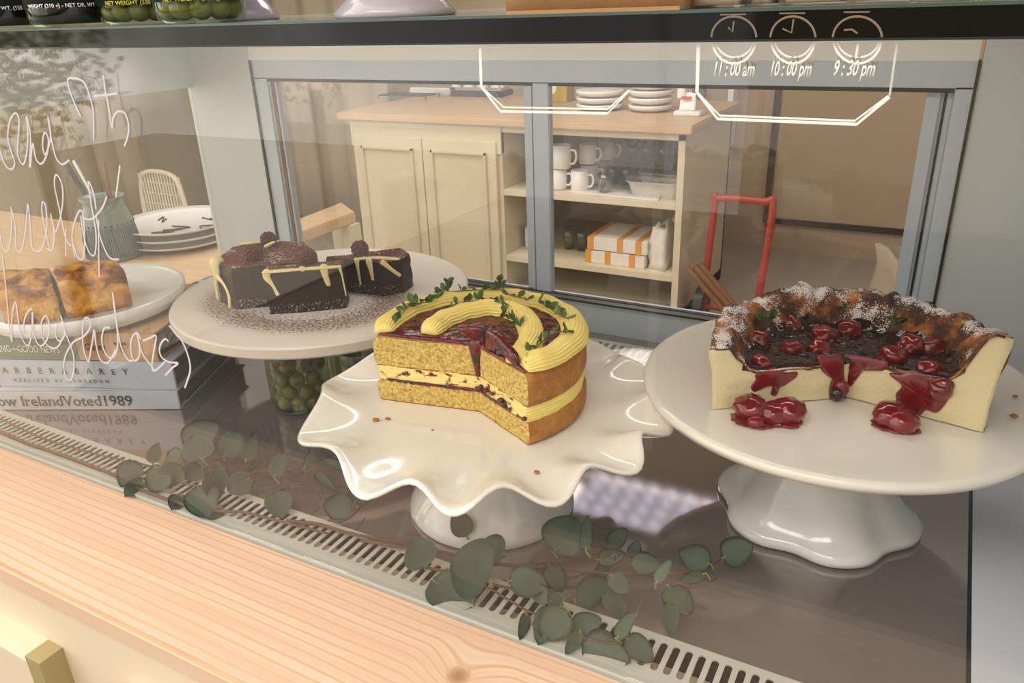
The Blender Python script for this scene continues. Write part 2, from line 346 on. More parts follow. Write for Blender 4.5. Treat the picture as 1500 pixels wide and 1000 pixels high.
# ------------------------------------------------------------------ text
def text_bm(body,size,mat=None,serif=False,align='LEFT',shear=0,space=1,ext=.0001,offs=0):
    cu=bpy.data.curves.new('t','FONT'); cu.body=body; cu.size=size; cu.align_x=align; cu.shear=shear; cu.space_character=space; cu.extrude=0; cu.offset=offs; cu.resolution_u=3
    o=bpy.data.objects.new('t',cu); COL.objects.link(o)
    dg=bpy.context.evaluated_depsgraph_get(); dg.update()
    me=bpy.data.meshes.new_from_object(o.evaluated_get(dg)); COL.objects.unlink(o); bpy.data.objects.remove(o)
    bm=B(); bm.from_mesh(me); bpy.data.meshes.remove(me)
    bmesh.ops.remove_doubles(bm,verts=bm.verts,dist=1e-6)
    if serif:
        add=[]
        for e in list(bm.edges):
            if len(e.link_faces)==1:
                a,b=e.verts[0].co,e.verts[1].co
                if abs(a.y-b.y)<1e-5*1 and .02*size<abs(a.x-b.x)<.13*size:
                    f=e.link_faces[0]; cy=sum((v.co.y for v in f.verts))/len(f.verts)
                    add.append((min(a.x,b.x),max(a.x,b.x),a.y,1 if cy>a.y else -1))
        for x0,x1,y,s in add:
            d=.055*size; h=.035*size*s
            vs=[bm.verts.new((x0-d,y,0)),bm.verts.new((x1+d,y,0)),bm.verts.new((x1+d*.6,y+h,0)),bm.verts.new((x0-d*.6,y+h,0))]
            bm.faces.new(vs)
    r=bmesh.ops.extrude_face_region(bm,geom=list(bm.faces))
    for v in r['geom']:
        if isinstance(v,bmesh.types.BMVert): v.co.z+=ext
    return bm
def place(bm,o,xa,ya,sx=1):
    """map text plane: x axis xa, y axis ya, origin o"""
    xa=Vector(xa).normalized(); ya=Vector(ya).normalized(); z=xa.cross(ya)
    m=Matrix(((xa.x*sx,ya.x,z.x,o[0]),(xa.y*sx,ya.y,z.y,o[1]),(xa.z*sx,ya.z,z.z,o[2]),(0,0,0,1)))
    bmesh.ops.transform(bm,matrix=m,verts=bm.verts); return bm
def join(*bms):
    out=bms[0]
    for b in bms[1:]:
        me=bpy.data.meshes.new('j'); b.to_mesh(me); b.free(); out.from_mesh(me); bpy.data.meshes.remove(me)
    return out
# ================================================================== SETTING
def struct(name,bm,m,**k):
    o=obj(name,bm,m,**k); o['kind']='structure'; return o
FZ=-.9
struct('floor',bx(-5.2,3.2,.25,4.8,FZ-.05,FZ),M['floor'])
struct('floor_shop',bx(-5.2,3.2,-4.5,.25,FZ-.05,FZ),M['floor2'])
struct('wall_back',bx(-1.35,3.2,4.7,4.8,FZ,1.8),M['wall2'])
struct('wall_back_left',bx(-5.2,-1.35,4.7,4.8,FZ,1.8),M['wall'])
struct('wall_right',bx(3.1,3.2,1.3,4.7,FZ,1.8),M['wall'])
struct('wall_left',bx(-5.2,-5.1,1.6,4.7,FZ,1.8),M['wall'])
struct('ceiling',bx(-5.2,3.2,1.0,4.8,1.75,1.8),M['ceil'])
# beyond door
dr=struct('door_1',bx(-.86,.9,4.665,4.70,-.9,1.2),M['wall2'])
bm=bx(-.885,-.85,4.64,4.70,-.72,1.2); bx(-.885,.9,4.64,4.70,-.735,-.705,bm=bm)
obj('door_frame',bm,M['darkmetal'],dr,label='dark metal door edge')
struct('trim_1',bx(-1.13,-1.10,4.60,4.70,-.3,1.2),M['whitewood'])
struct('trim_2',bx(-1.36,-1.30,4.62,4.70,-.9,1.6),M['wall'])
# ceiling light over the kitchen (mirrored in the steel deck)
cl=thing('ceiling_light','square ceiling light panel with rows of bright lenses above the kitchen','ceiling light',(-.9,2.78,1.60))
W('housing',bx(-1.26,.25,2.60,3.04,1.61,1.75),M['whitewood'],cl)
W('diffuser',bx(-1.25,.24,2.61,3.03,1.602,1.61),M['ledw'],cl)
# ================================================================== DISPLAY CASE
XR=.081; XW=.130; XL=-1.303; Y0=.45; YB=1.1
case=thing('display_case','grey framed glass display case holding the cakes','display case',((XL+XR)/2,.8,-.02))
W('deck',bx(XL,XR,.505,YB,-.012,0),M['deck'],case)
# slotted grilles
def grille(y0,y1,x0,x1,ya,yb,pitch,w,z=.0008):
    bm=B(); n=int((x1-x0)/pitch); 
    for i in range(n):
        a=x0+i*pitch; b=a+pitch; c=(a+b)/2; r=w/2; st=[]; K=6
        for k in range(K+1): 
            t=PI*k/K; st.append((c+r*math.cos(t),yb-r+r*math.sin(t)))
        for k in range(K+1):
            t=PI+PI*k/K; st.append((c+r*math.cos(t),ya+r+r*math.sin(t)))
        sv=[bm.verts.new((p[0],p[1],z)) for p in st]
        out=[]
        for k in range(K+1):
            out.append((b-(b-a)*k/K,y1) )
        for k in range(K+1):
            out.append((a+(b-a)*k/K,y0))
        ov=[bm.verts.new((p[0],p[1],z)) for p in out]
        m=len(sv)
        for k in range(m): bm.faces.new((sv[k],sv[(k+1)%m],ov[(k+1)%m],ov[k]))
    bmesh.ops.remove_doubles(bm,verts=bm.verts,dist=1e-5)
    r=bmesh.ops.extrude_face_region(bm,geom=list(bm.faces))
    for v in r['geom']:
        if isinstance(v,bmesh.types.BMVert): v.co.z-=.0016
    return bm
W('front_grille',grille(.457,.5065,XL,XR,.4665,.4995,.0108,.0062),M['grille'],case,smooth=False,label='pale slotted vent strip along the front edge')
W('rear_grille',grille(1.022,1.075,XL,XR,1.032,1.066,.0125,.007,.001),M['grille'],case,smooth=False,label='slotted vent strip at the back of the deck')
bm=bx(XL,XR,.455,.508,-.06,-.055); bx(XL,XR,.455,.46,-.06,-.002,bm=bm); bx(XL,XR,.503,.508,-.06,-.003,bm=bm)
W('vent_channel',bm,M['hollow'],case)
W('front_edge_trim',bx(XL,XR,.4485,.458,-.02,.0005,.0005),M['grille'],case)
fg=W('front_glass',bx(XL,XW+.07,.45,.456,0.001,.4775),M['glass'],case,smooth=False)
W('left_glass',bx(XL-.004,XL,.456,YB,0,.371),M['glass'],case,smooth=False)
W('left_header',bx(XL-.012,XL+.004,.456,YB,.371,.477),M['panel'],case)
W('right_panel',bx(XW,XW+.012,.458,YB,-.01,.477),M['sidepanel'],case,label='pale grey side wall')
W('side_ledge',bx(XR+.0022,XW,.458,YB,-.012,.0015),M['sidepanel'],case,label='pale grey strip beside the steel deck')
W('corner_seal',bx(XR-.0012,XR+.0022,.458,YB,-.012,.0006),M['dark'],case)
# back
bm=bx(XL-.012,-1.139,YB,YB+.02,-.01,.478); W('rear_left_panel',bm,M['panel'],case)
W('rear_right_panel',bx(.019,XW+.02,YB,YB+.02,-.01,.478),M['panel'],case)
W('rear_header',bx(-1.135,.015,YB-.004,YB+.03,.42,.478),M['header'],case)
bm=bx(-1.135,.015,YB,YB+.03,.388,.42); bx(-1.135,.015,YB,YB+.03,-.01,.052,bm=bm); bx(-1.135,-1.104,YB,YB+.03,.05,.39,bm=bm); bx(-.003,.015,YB,YB+.03,.05,.39,bm=bm)
W('rear_frame',bm,M['greyframe'],case,label='blue grey window frame at the back')
bm=bx(-1.1395,-1.1355,YB-.003,YB+.02,0,.42); bx(.0155,.0185,YB-.003,YB+.02,0,.42,bm=bm); bx(-1.103,-.004,YB-.001,YB+.001,.384,.389,bm=bm); 
W('frame_seal',bm,M['dark'],case)
bm=bx(-1.104,-.003,YB-.004,YB+.004,.0500,.0535); bx(-1.104,-.003,YB-.004,YB+.004,.0585,.0600,bm=bm)
W('door_track',bm,M['dark'],case)
W('track_strip',bx(-1.104,-.003,YB-.005,YB+.004,.0535,.0585),M['alu'],case)
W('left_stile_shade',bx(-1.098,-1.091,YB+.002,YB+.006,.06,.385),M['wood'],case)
def slider(x0,x1,y,name):
    d=W('sliding_door',bx(x0,x0+.018,y,y+.012,.058,.388),M['greyframe'],case,label=name)
    for s in ((x1-.03,x1),):
        W('stile',bx(s[0],s[1],y,y+.012,.058,.388,.001),M['greyframe'],d)
        W('stile_lip',bx(s[0]+.011,s[0]+.0155,y-.004,y,.058,.388),M['greyframe'],d)
        W('seal',bx(s[0]+.0195,s[0]+.0225,y-.001,y+.001,.058,.388),M['dark'],d)
    W('pane',bx(x0+.01,x1-.01,y+.004,y+.008,.06,.388),M['glass'],d,smooth=False)
slider(-1.104,-.552,YB+.004,'left sliding glass door'); slider(-.564,-.003,YB+.018,'right sliding glass door')
W('meeting_stile',bx(-.564,-.536,YB-.002,YB+.012,.058,.389,.0015),M['greyframe'],case)
# top
W('fascia',bx(XL-.02,1.2,.4465,.466,.4775,.4925),M['black'],case,label='glossy black strip along the top front edge')
W('fascia_lip',bx(XL-.02,1.2,.4462,.4475,.4768,.4780),M['dark'],case)
W('top_edge_lip',bx(XL-.02,1.2,.4455,.4475,.4915,.4932),plain('green_glass_edge','#41554d',.15),case)
W('top_shelf',bx(XL-.02,1.2,.4475,YB+.03,.478,.4925),plain('pale_glass_top','#8f9a92',.12),case)
W('case_lamp',bx(XL+.02,XR-.005,.4575,.466,.4772,.478),M['strip'],case,label='warm strip lamp under the top')
W('case_lamp',bx(XL+.1,XR-.03,.86,.875,.4705,.478),M['strip'],case,label='warm strip lamp under the top at the back')
# handwriting on the glass
def stroke(bm,pts,r,n=5,y=.4493):
    w=[oy(a,b,y) for a,b in pts]; w=cr([tuple(p) for p in w],n) if len(w)>2 else [tuple(p) for p in w]
    tube(w,r,6,bm,flat=(Vector((0,1,0)),.25)); return bm
def T(pts,ox,oyy,s): return [(ox+a/s,oyy+b/s) for a,b in pts]
hw=[]
g1=[T(q,0,60,3.127) for q in [
 [(370,345),(335,270),(310,180),(345,172),(385,190),(410,250),(428,330),(430,455)],
 [(474,158),(480,210),(492,270),(502,330),(515,400),(520,350),(545,322),(575,335),(590,390),(585,440),(570,482)],
 [(430,252),(480,248),(540,240)]]]
g2=[T(q,0,60,3.127) for q in [
 [(-5,480),(20,560),(50,588),(68,560),(50,500),(36,440),(45,370),(70,330),(88,360),(85,430),(82,520),(105,565),(122,520),(128,420),(122,345),(140,440),(135,578)],
 [(140,578),(150,470),(165,540),(190,562),(215,520),(222,450),(205,420),(195,470),(205,520),(225,480),(232,420),(220,345),(232,430),(255,530),(285,565),(318,545)]]]
g3=[T(q,0,60,3.127) for q in [
 [(-5,860),(15,950),(35,962),(50,900),(55,800),(50,760),(70,850),(75,950),(100,955),(118,860),(128,745),(140,860),(150,950),(190,955),(215,860),(210,760),(195,740),(195,800),(230,960)],
 [(215,950),(240,955),(248,880),(232,790),(255,875),(285,760),(285,660),(258,612),(250,660),(270,760),(300,900),(325,940)],
 [(302,985),(300,860)],
 [(345,990),(330,900),(345,820),(370,775),(385,830),(385,980),(360,995),(335,930)],
 [(370,800),(385,900),(410,970),(435,975),(440,880),(420,760),(405,645),(430,700),(440,770)],
 [(378,810),(420,815),(465,770),(490,712)],
 [(455,1080),(452,960),(452,820)],[(440,800),(460,900),(500,990),(545,1000)]]]
g4=[T(q,0,360,4.545) for q in [
 [(15,50),(30,180),(50,400),(65,560),(80,638),(78,520),(88,420),(105,375),(118,460),(135,570),(160,640),(190,662),(208,612)],
 [(215,415),(185,440),(160,510),(165,585),(195,598),(212,540),(218,440),(222,560),(245,640),(275,665),(310,630),(330,560),(322,490),(300,465),(275,520),(285,610),(320,665),(360,682),(395,660),(415,610)],
 [(435,515),(400,515),(368,560),(380,620),(410,630),(432,570),(405,462),(430,560),(465,650),(492,740),(490,840),(468,895),(438,870),(425,800),(440,720),(490,640),(560,600),(602,540),(595,490),(570,480),(552,520),(550,620),(560,700),(585,770)],
 [(590,775),(615,640),(628,560),(640,660),(665,750),(705,780),(735,760),(770,690)],
 [(735,545),(695,550),(678,620),(690,690),(725,742),(765,730),(785,640),(775,500),(750,310),(765,440),(785,570),(810,680),(850,755),(885,765)],
 [(935,620),(915,580),(885,600),(870,660),(880,740),(900,765),(925,740),(930,680),(912,575),(925,640),(950,720),(1000,790),(1030,830)],
 [(952,632),(1000,612),(1040,600),(1025,700),(1012,800),(1030,832),(1100,770)],
 [(1122,635),(1100,620),(1072,650),(1062,700),(1080,745),(1130,775),(1185,780),(1150,810),(1100,862)],
 [(1125,530),(1170,580),(1215,640),(1255,740),(1267,820),(1250,890),(1230,945)]]]
for g,r in ((g1,.0011),(g2,.0011),(g3,.0011),(g4,.0012)):
    bm=B()
    for q in g: stroke(bm,q,r)
    W('handwriting',bm,M['marker'],fg,label='white marker handwriting')
# reflected opening hours sign, drawn as white strokes on the glass
def seg(bm,pts,r,y): return stroke(bm,pts,r,1,y)
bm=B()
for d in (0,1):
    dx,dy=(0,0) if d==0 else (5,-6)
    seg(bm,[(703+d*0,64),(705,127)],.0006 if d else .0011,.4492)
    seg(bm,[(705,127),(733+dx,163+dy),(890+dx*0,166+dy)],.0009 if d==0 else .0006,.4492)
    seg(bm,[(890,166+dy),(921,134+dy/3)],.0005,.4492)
W('sign_reflection',bm,M['sign_refl'],fg,label='reflected white outline of a sign panel, left')
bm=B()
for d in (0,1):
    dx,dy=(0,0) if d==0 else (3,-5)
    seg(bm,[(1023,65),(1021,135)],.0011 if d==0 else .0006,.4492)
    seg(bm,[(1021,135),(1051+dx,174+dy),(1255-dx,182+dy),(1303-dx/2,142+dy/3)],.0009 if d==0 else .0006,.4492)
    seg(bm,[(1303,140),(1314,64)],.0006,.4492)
W('sign_reflection',bm,M['sign_refl'],fg,label='reflected white outline of an opening hours panel')
def ell(cx,cy,rx,ry,a0,a1,n=24): return [(cx+rx*math.cos(a0+(a1-a0)*k/n),cy+ry*math.sin(a0+(a1-a0)*k/n)) for k in range(n+1)]
for cx,hand in ((1075,0),(1161.5,1),(1256,2)):  # reflected clocks, drawn as strokes over glass and fascia
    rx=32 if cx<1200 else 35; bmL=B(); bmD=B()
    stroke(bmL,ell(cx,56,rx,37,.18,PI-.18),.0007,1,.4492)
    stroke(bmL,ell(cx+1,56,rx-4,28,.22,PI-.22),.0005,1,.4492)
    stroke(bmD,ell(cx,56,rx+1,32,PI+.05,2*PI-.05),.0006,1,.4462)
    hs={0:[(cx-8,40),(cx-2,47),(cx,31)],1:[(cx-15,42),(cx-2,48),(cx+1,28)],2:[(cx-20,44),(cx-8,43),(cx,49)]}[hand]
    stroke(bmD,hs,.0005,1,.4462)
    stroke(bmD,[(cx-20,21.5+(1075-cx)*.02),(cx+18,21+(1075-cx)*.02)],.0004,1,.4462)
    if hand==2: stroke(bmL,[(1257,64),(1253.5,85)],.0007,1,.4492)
    W('clock_reflection',bmL,M['sign_refl'],fg,label='reflected white lower half of a clock outline'); W('clock_reflection',bmD,M['sign_refl_dark'],fg,label='dim reflected upper half of a clock with hands')
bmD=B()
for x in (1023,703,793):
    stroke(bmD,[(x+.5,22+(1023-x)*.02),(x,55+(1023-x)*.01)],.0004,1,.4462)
for cx,s in ((1043,'11 : 00 am'),(1126,'10 : 00 pm'),(1219,'9 : 30 pm')):  # reflected opening times with their doubled ghost
    for k,(dx,dy,mt) in enumerate(((2,-7,'sign_refl_dim'),(0,0,'sign_refl'))):
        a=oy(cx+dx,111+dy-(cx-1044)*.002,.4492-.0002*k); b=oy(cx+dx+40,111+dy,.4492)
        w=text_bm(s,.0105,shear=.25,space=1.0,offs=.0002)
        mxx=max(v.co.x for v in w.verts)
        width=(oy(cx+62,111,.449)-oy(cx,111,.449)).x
        W('time_reflection',place(w,a,(1,0,0),(0,0,1),width/mxx),M[mt],fg,smooth=False,label='reflected white lettering reading '+s)
# counter outside
ledge=obj('wooden_ledge',bx(XL-.02,.9,.305,.4485,-.028,-.001,.004),M['pine']); prop(ledge,'long pale pine ledge with a knot running in front of the glass','ledge')
cf=thing('counter_front','cream painted counter front below the pine ledge','counter',(-.4,.33,FZ))
W('body',bx(XL-.02,.9,.31,YB+.02,FZ,-.029),M['cream'],cf)
for x0,x1 in ((-1.2,-.712),(-.604,-.3)):
    bm=B()
    y_=.286
    pts=[(y_,-.55),(y_,-.096),(.291,-.0865),(.312,-.0865),(.312,-.55)]
    a=[bm.verts.new((x0,p[0],p[1])) for p in pts]; b=[bm.verts.new((x1,p[0],p[1])) for p in pts]
    bm.faces.new(a); bm.faces.new(b)
    for i in range(5): bm.faces.new((a[i],a[(i+1)%5],b[(i+1)%5],b[i]))
    W('raised_panel',bm,M['cream'],cf,smooth=False)
    W('shaded_panel_end',bx(x1-.022,x1+.002,y_-.0012,.311,-.55,-.0862),M['creamshade'],cf,smooth=False,label='end block coloured like the shaded side of the cream panel')  # shade on the end face is put into its colour
# ================================================================== STANDS
C1=(-.377,.616); C2=(-.0625,.775)
# fluted stand
s1=thing('cake_stand','cream ceramic cake stand with a deep wavy rim under the sponge cake','cake stand',(C1[0],C1[1],0))
LOB=[x+360 for x in (-351+0,-320,-291,-262,-233,-204,-176)]; LOB=[9,40,69,98,127,156,187,227.4,266.8,292.2,318.5,344.7,369]; LOB=[LOB[-2]-360]+LOB
def wave(a,r,z):
    k=max(0,min(1,(r-.118)/.064)); k=k*k*(3-2*k)
    d=math.degrees(a)%360
    for i in range(len(LOB)-1):
        if LOB[i]<=d<LOB[i+1]: ph=2*PI*(i+(d-LOB[i])/(LOB[i+1]-LOB[i])); break
    else: ph=0
    w=math.cos(ph); w2=math.cos(ph+.35)
    return r+k*.0095*w, z-k*.0072*w2
pl=[(.0,.118),(.05,.118),(.10,.118),(.125,.1182),(.14,.119),(.155,.1212),(.168,.1245),(.176,.127),(.180,.1275),(.1825,.126),(.182,.1235),(.176,.121),(.16,.116),(.14,.1125),(.10,.109),(.05,.106),(.03,.104)]
bm=lathe(pl,(0,0,0),176,fn=wave,cap=False); obj('plate',bm,M['ceramic'],s1,smooth='all')
obj('pedestal',lathe([(.0,.0),(.088,.0),(.0895,.003),(.088,.008),(.082,.018),(.070,.032),(.055,.050),(.043,.068),(.037,.085),(.040,.098),(.055,.107),(.0,.108)],(0,0,0),72),M['ceramic2'],s1,smooth='all')
# plain big stand on lobed foot
s2=thing('cake_stand','large round white cake stand with a lobed foot under the cheesecake','cake stand',(C2[0],C2[1],0))
HP2=.138
obj('plate',lathe([(0,HP2-.002),(.12,HP2-.002),(.165,HP2-.001),(.183,HP2+.002),(.189,HP2+.002),(.1905,HP2-.002),(.189,HP2-.007),(.17,HP2-.012),(.10,HP2-.016),(.04,HP2-.018)],(0,0,0),128,cap=False),M['ceramic'],s2,smooth='all')
def lob(a,r,z):
    k=max(0,min(1,(.085-z)/.07)); return r*(1+k*.055*math.cos(6*a+.5)-.01*k*math.cos(12*a+1)), z
obj('pedestal',lathe([(0,0),(.094,0),(.0975,.003),(.0975,.008),(.092,.013),(.088,.015),(.080,.026),(.066,.045),(.052,.065),(.040,.085),(.034,.105),(.036,.118),(.05,.124),(0,.125)],(0,-.022,0),120,fn=lob),M['ceramic2'],s2,smooth='all')
# marble board resting on jars
C0=(-.7576,.804)
ZB=.130
mb=obj('marble_board',lathe([(0,-.018),(.200,-.018),(.2065,-.0165),(.2085,-.014),(.2085,-.003),(.2065,-.0005),(.204,0),(0,0)],(0,0,0),128),M['marble'],at=(C0[0],C0[1],ZB))
prop(mb,'thick round stone serving board dusted with cocoa, resting on olive jars','serving board')
# back plate glass rim behind fluted stand
pb=obj('saucer',lathe([(0,0),(.05,0),(.055,.004),(.085,.016),(.086,.018),(.083,.018),(.054,.007),(0,.004)],(0,0,0),72),M['cello'],at=(-.335,.945,.0015))
prop(pb,'clear glass dish on the deck behind the wavy cake stand','dish')
# ================================================================== JARS UNDER THE BOARD
def olive_jar(c,r,h,name,lid=None,label='',n=46,lab=None,seed=1):
    j=thing('glass_jar',label,'jar',c)
    prof=[(0,.001),(r*.80,.001),(r*.93,.004),(r,.014),(r*1.01,h*.5),(r,h*.78),(r*.93,h*.86),(r*.86,h*.89),(r*.86,h*.97),(r*.9,h)]
    obj('glass_body',lathe(prof,(0,0,0),48,cap=False),M['jarglass'],j,smooth='all')
    if lid: obj('lid',lathe([(0,h*.93),(r*.97,h*.93),(r*.99,h*.95),(r*.99,h*1.0),(r*.95,h*1.03),(0,h*1.035)],(0,0,0),48),M[lid],j)
    return j
random.seed(11)
ol_label='green olive packed in the clear jar under the stone board'
def fill_olives(c,r,h,n,lab,grp,src=[None],ro=.0105,front=True):
    k=0; z=ro+.003
    layer=0
    while z<h*.86-ro and k<n:
        rr=r*.93-ro
        m=int(2*PI*rr/(2.0*ro)); off=random.random()
        for i in range(m):
            a=2*PI*(i+off)/m
            if front and math.sin(a+.25)>.45: continue      # back of the jar is out of sight
            if k>=n: break
            if src[0] is None:
                b=blob((0,0,0),ro,None,3,(1,.94,.98),.05,3); o=obj('olive',b,M['olive'],smooth='all')
                pm=blob((0,-ro*.86,0),ro*.36,None,2,(1,.35,1)); obj('pimento',pm,M['pimento'],o,smooth='all',label='reddish brown stuffing')
                src[0]=o; q=o
            else: q=tree_copy(src[0])
            q.location=(c[0]+rr*math.cos(a)+random.uniform(-.0006,.0006),c[1]+rr*math.sin(a),c[2]+z+random.uniform(-.001,.001))
            q.rotation_euler=(random.uniform(-.6,.6),random.uniform(0,6),a+PI/2+random.uniform(-1.1,1.1))
            prop(q,lab,'olive',grp); k+=1
        z+=ro*1.72; layer+=1
jc=[(-.727,.706,.0),(-.640,.742,.0),(-.80,.90,0)]
olive_jar(jc[0],.044,.1105,'a',None,'clear jar full of green olives under the front of the stone board',)
fill_olives(jc[0],.044,.11,70,ol_label,'olives in the clear jar')
olive_jar(jc[1],.042,.1065,'b','lid','olive jar with a pale blue lid beside the wavy stand')
fill_olives(jc[1],.042,.1065,70,'green olive inside the jar with the pale blue lid','olives in the lidded jar')
olive_jar(jc[2],.045,.107,'c','lid','lidded jar holding up the back of the stone board')
# ================================================================== BOOKS
bc=oz(265,600,0); bdir=(oz(20,602,0)-oz(265,600,0)).normalized(); bdir=Vector((-.905,-.425,0)).normalized(); bdep=Vector((bdir.y,-bdir.x,0))
if bdep.y<0: bdep=-bdep
def book(c,z,th,L,D,rot,cover,label,shift=0,inner=.004,two=None):
    d=Vector((math.cos(rot)*bdir.x-math.sin(rot)*bdir.y,math.sin(rot)*bdir.x+math.cos(rot)*bdir.y,0)); e=Vector((-d.y,d.x,0))
    if e.y<0: e=-e
    o=thing('book',label,'book',(c[0],c[1],z))
    def slab(a0,a1,b0,b1,z0,z1,bev=0):
        bm=B(); pts=[d*a0+e*b0,d*a1+e*b0,d*a1+e*b1,d*a0+e*b1]
        return prism([(c[0]+p.x,c[1]+p.y) for p in pts],z+z0,z+z1,bm,bev)
    W('cover',join(slab(0,L,0,.004,0,th,.0008),slab(0,L,.002,D,th-.0022,th),slab(0,L,.002,D,0,.0022)),cover,o)
    W('pages',slab(inner,L-.002,.004,D-inner,.0022,th-.0022),M['pages'],o,smooth=False)
    return o,d,e
def spine_text(o,c,d,e,z,s,size,mat,a,serif=True,space=1,sx=1):
    bm=text_bm(s,size,serif=serif,space=space); w=max(v.co.x for v in bm.verts)*sx
    p=Vector((c[0],c[1],0))+d*(a+w)-e*.0012; p.z=z
    W('spine_lettering',place(bm,p,-d,(0,0,1),sx),mat,o,smooth=False,label='spine lettering')
b1,d1,e1=book(bc,0.0005,.028,.262,.205,0,M['book1'],'pale grey paperback at the bottom of the book stack')
spine_text(b1,bc,d1,e1,.0075,'How IrelandVoted1989',.0222,M['ink'],.066)
c2=bc+Vector((-.004,.004,0))+bdir*.0
b2,d2,e2=book(c2,.0288,.041,.262,.205,-.045,M['book2'],'pale blue grey book in the middle of the book stack')
spine_text(b2,c2,d2,e2,.0505,'BAREY',.0130,M['inkbrown'],.064,space=2.55)
spine_text(b2,c2,d2,e2,.0505,'BARBERA',.0130,M['inkbrown'],.1530,space=2.55)
spine_text(b2,c2,d2,e2,.0375,'REALIZED BY HENREDON',.0070,M['inkbrown'],.096,space=1.9)
c3=bc+bdir*.021+Vector((0,.006,0))
b3,d3,e3=book(c3,.0702,.041,.245,.200,-.07,M['booktan'],'tan and grey green book on top of the book stack, under the tart plate')
def face_slab(o,c,d,e,a0,a1,z0,z1,mat,name,off=.0008,label=None):
    pts=[d*a0-e*off,d*a1-e*off,d*a1+e*.001,d*a0+e*.001]
    W(name,prism([(c[0]+p.x,c[1]+p.y) for p in pts],z0,z1),mat,o,smooth=False,label=label)
face_slab(b3,c3,d3,e3,.116,.245,.0703,.1110,M['bookgreen'],'spine_band',label='grey green part of the spine')
spine_text(b3,c3,d3,e3,.081,'GOOD NEWS',.0145,M['inkwhite'],.142,sx=.70)
spine_text(b3,c3,d3,e3,.083,'the',.007,M['inkwhite'],.204)
spine_text(b3,c3,d3,e3,.081,'LIVING',.0145,M['inkwhite'],.2155,sx=.70)
spine_text(b3,c3,d3,e3,.086,'Casey',.0145,M['inkbrown'],.072,sx=.85)
bm=B()
for a,bb,w,h in ((.050,.094,.0035,.017),(.050,.0965,.014,.0035)):
    p=c3+d3*a-e3*.0012; box(bm,(p.x,p.y,bb),(w,.001,h),Matrix.Rotation(math.atan2(d3.y,d3.x),3,'Z'),.0004)
for a,z in ((.050,.1035),(.050,.085),(.0575,.0965),(.0425,.0965)):
    p=c3+d3*a-e3*.0012; blob((p.x,p.y,z),.0022,bm,1,(1,.4,1))
W('cross_emblem',bm,M['inkbrown'],b3,label='small brown ornamental cross')
# dark folder-like book beneath/behind
bk,_,_=book(bc+bdir*.012+e1*.03+Vector((.012,.0,0)),.0,.003,.24,.2,.0,M['bookdark'],'thin dark sheet lying under the book stack')
bk.location.z=.0
# ================================================================== TART PLATE
CT=(-1.053,.640); ZT=.140
tp=obj('serving_plate',lathe([(0,-.024),(.118,-.024),(.128,-.019),(.131,-.010),(.131,-.001),(.1285,.001),(.125,-.002),(.122,-.004),(0,-.004)],(0,0,0),112),M['ceramic2'],at=(CT[0],CT[1],ZT),smooth='all')
prop(tp,'round white plate of baked tart slices on top of the books','plate')
def solid_poly(base,z0,h,mats,taper=.0,nz=.002,div=7,lev=6,seed=0,topn=.003,mtop=1):
    """noise-roughened block on polygon base: sides mat 0, top mat mtop"""
    bm=B(); P=[]; m=len(base)
    for i in range(m):
        a=Vector((*base[i],0)); b=Vector((*base[(i+1)%m],0))
        for k in range(div): P.append(a.lerp(b,k/div))
    cen=sum(P,Vector())/len(P); rings=[]
    for l in range(lev+1):
        t=l/lev; ring=[]
        for p in P:
            inset=1-taper*t-(.03 if l==lev else 0)
            q=cen+(p-cen)*inset; q.z=z0+h*t
            if 0<l: 
                nn=noise.noise_vector(q*70+Vector((seed,0,0))); q+=Vector((nn.x,nn.y,nn.z*.6))*nz
                if l==lev: q.z+=topn*noise.noise(q*35+Vector((seed,5,0)))
            ring.append(bm.verts.new(q))
        rings.append(ring)
    n=len(P)
    for a,b in zip(rings,rings[1:]):
        for i in range(n): bm.faces.new((a[i],a[(i+1)%n],b[(i+1)%n],b[i]))
    bm.faces.new(rings[0])
    prev=rings[-1]
    for s in (.8,.6,.4,.2):
        ring=[]
        for v in rings[-1]:
            q=cen+(v.co-cen)*s; q.z=z0+h+topn*1.6*noise.noise(Vector((q.x,q.y,seed))*38)
            ring.append(bm.verts.new(q))
        for i in range(n):
            f=bm.faces.new((prev[i],prev[(i+1)%n],ring[(i+1)%n],ring[i])); f.material_index=mtop
        prev=ring
    f=bm.faces.new(prev); f.material_index=mtop
    return bm
def block(name,base,z0,h,mats,label,cat,group=None,**k):
    c=(sum(p[0] for p in base)/len(base),sum(p[1] for p in base)/len(base))
    o=obj(name,solid_poly([(p[0]-c[0],p[1]-c[1]) for p in base],0,h,mats,**k),mats,smooth='all',at=(c[0],c[1],z0))
    prop(o,label,cat,group); return o
block('tart_slice',[(-.946,.632),(-.985,.563),(-1.058,.598),(-1.020,.668)],ZT-.004,.052,[M['tart'],M['tart']],'browned baked tart slice on the plate, nearer the stone board','tart slice',seed=2,taper=-.02,nz=.003,topn=.006)
block('tart_slice',[(-.989,.558),(-1.036,.512),(-1.125,.560),(-1.066,.602)],ZT-.004,.050,[M['tart'],M['tart']],'browned baked tart slice beside the other one, at the frame edge','tart slice',seed=9,taper=-.02,nz=.003,topn=.006)
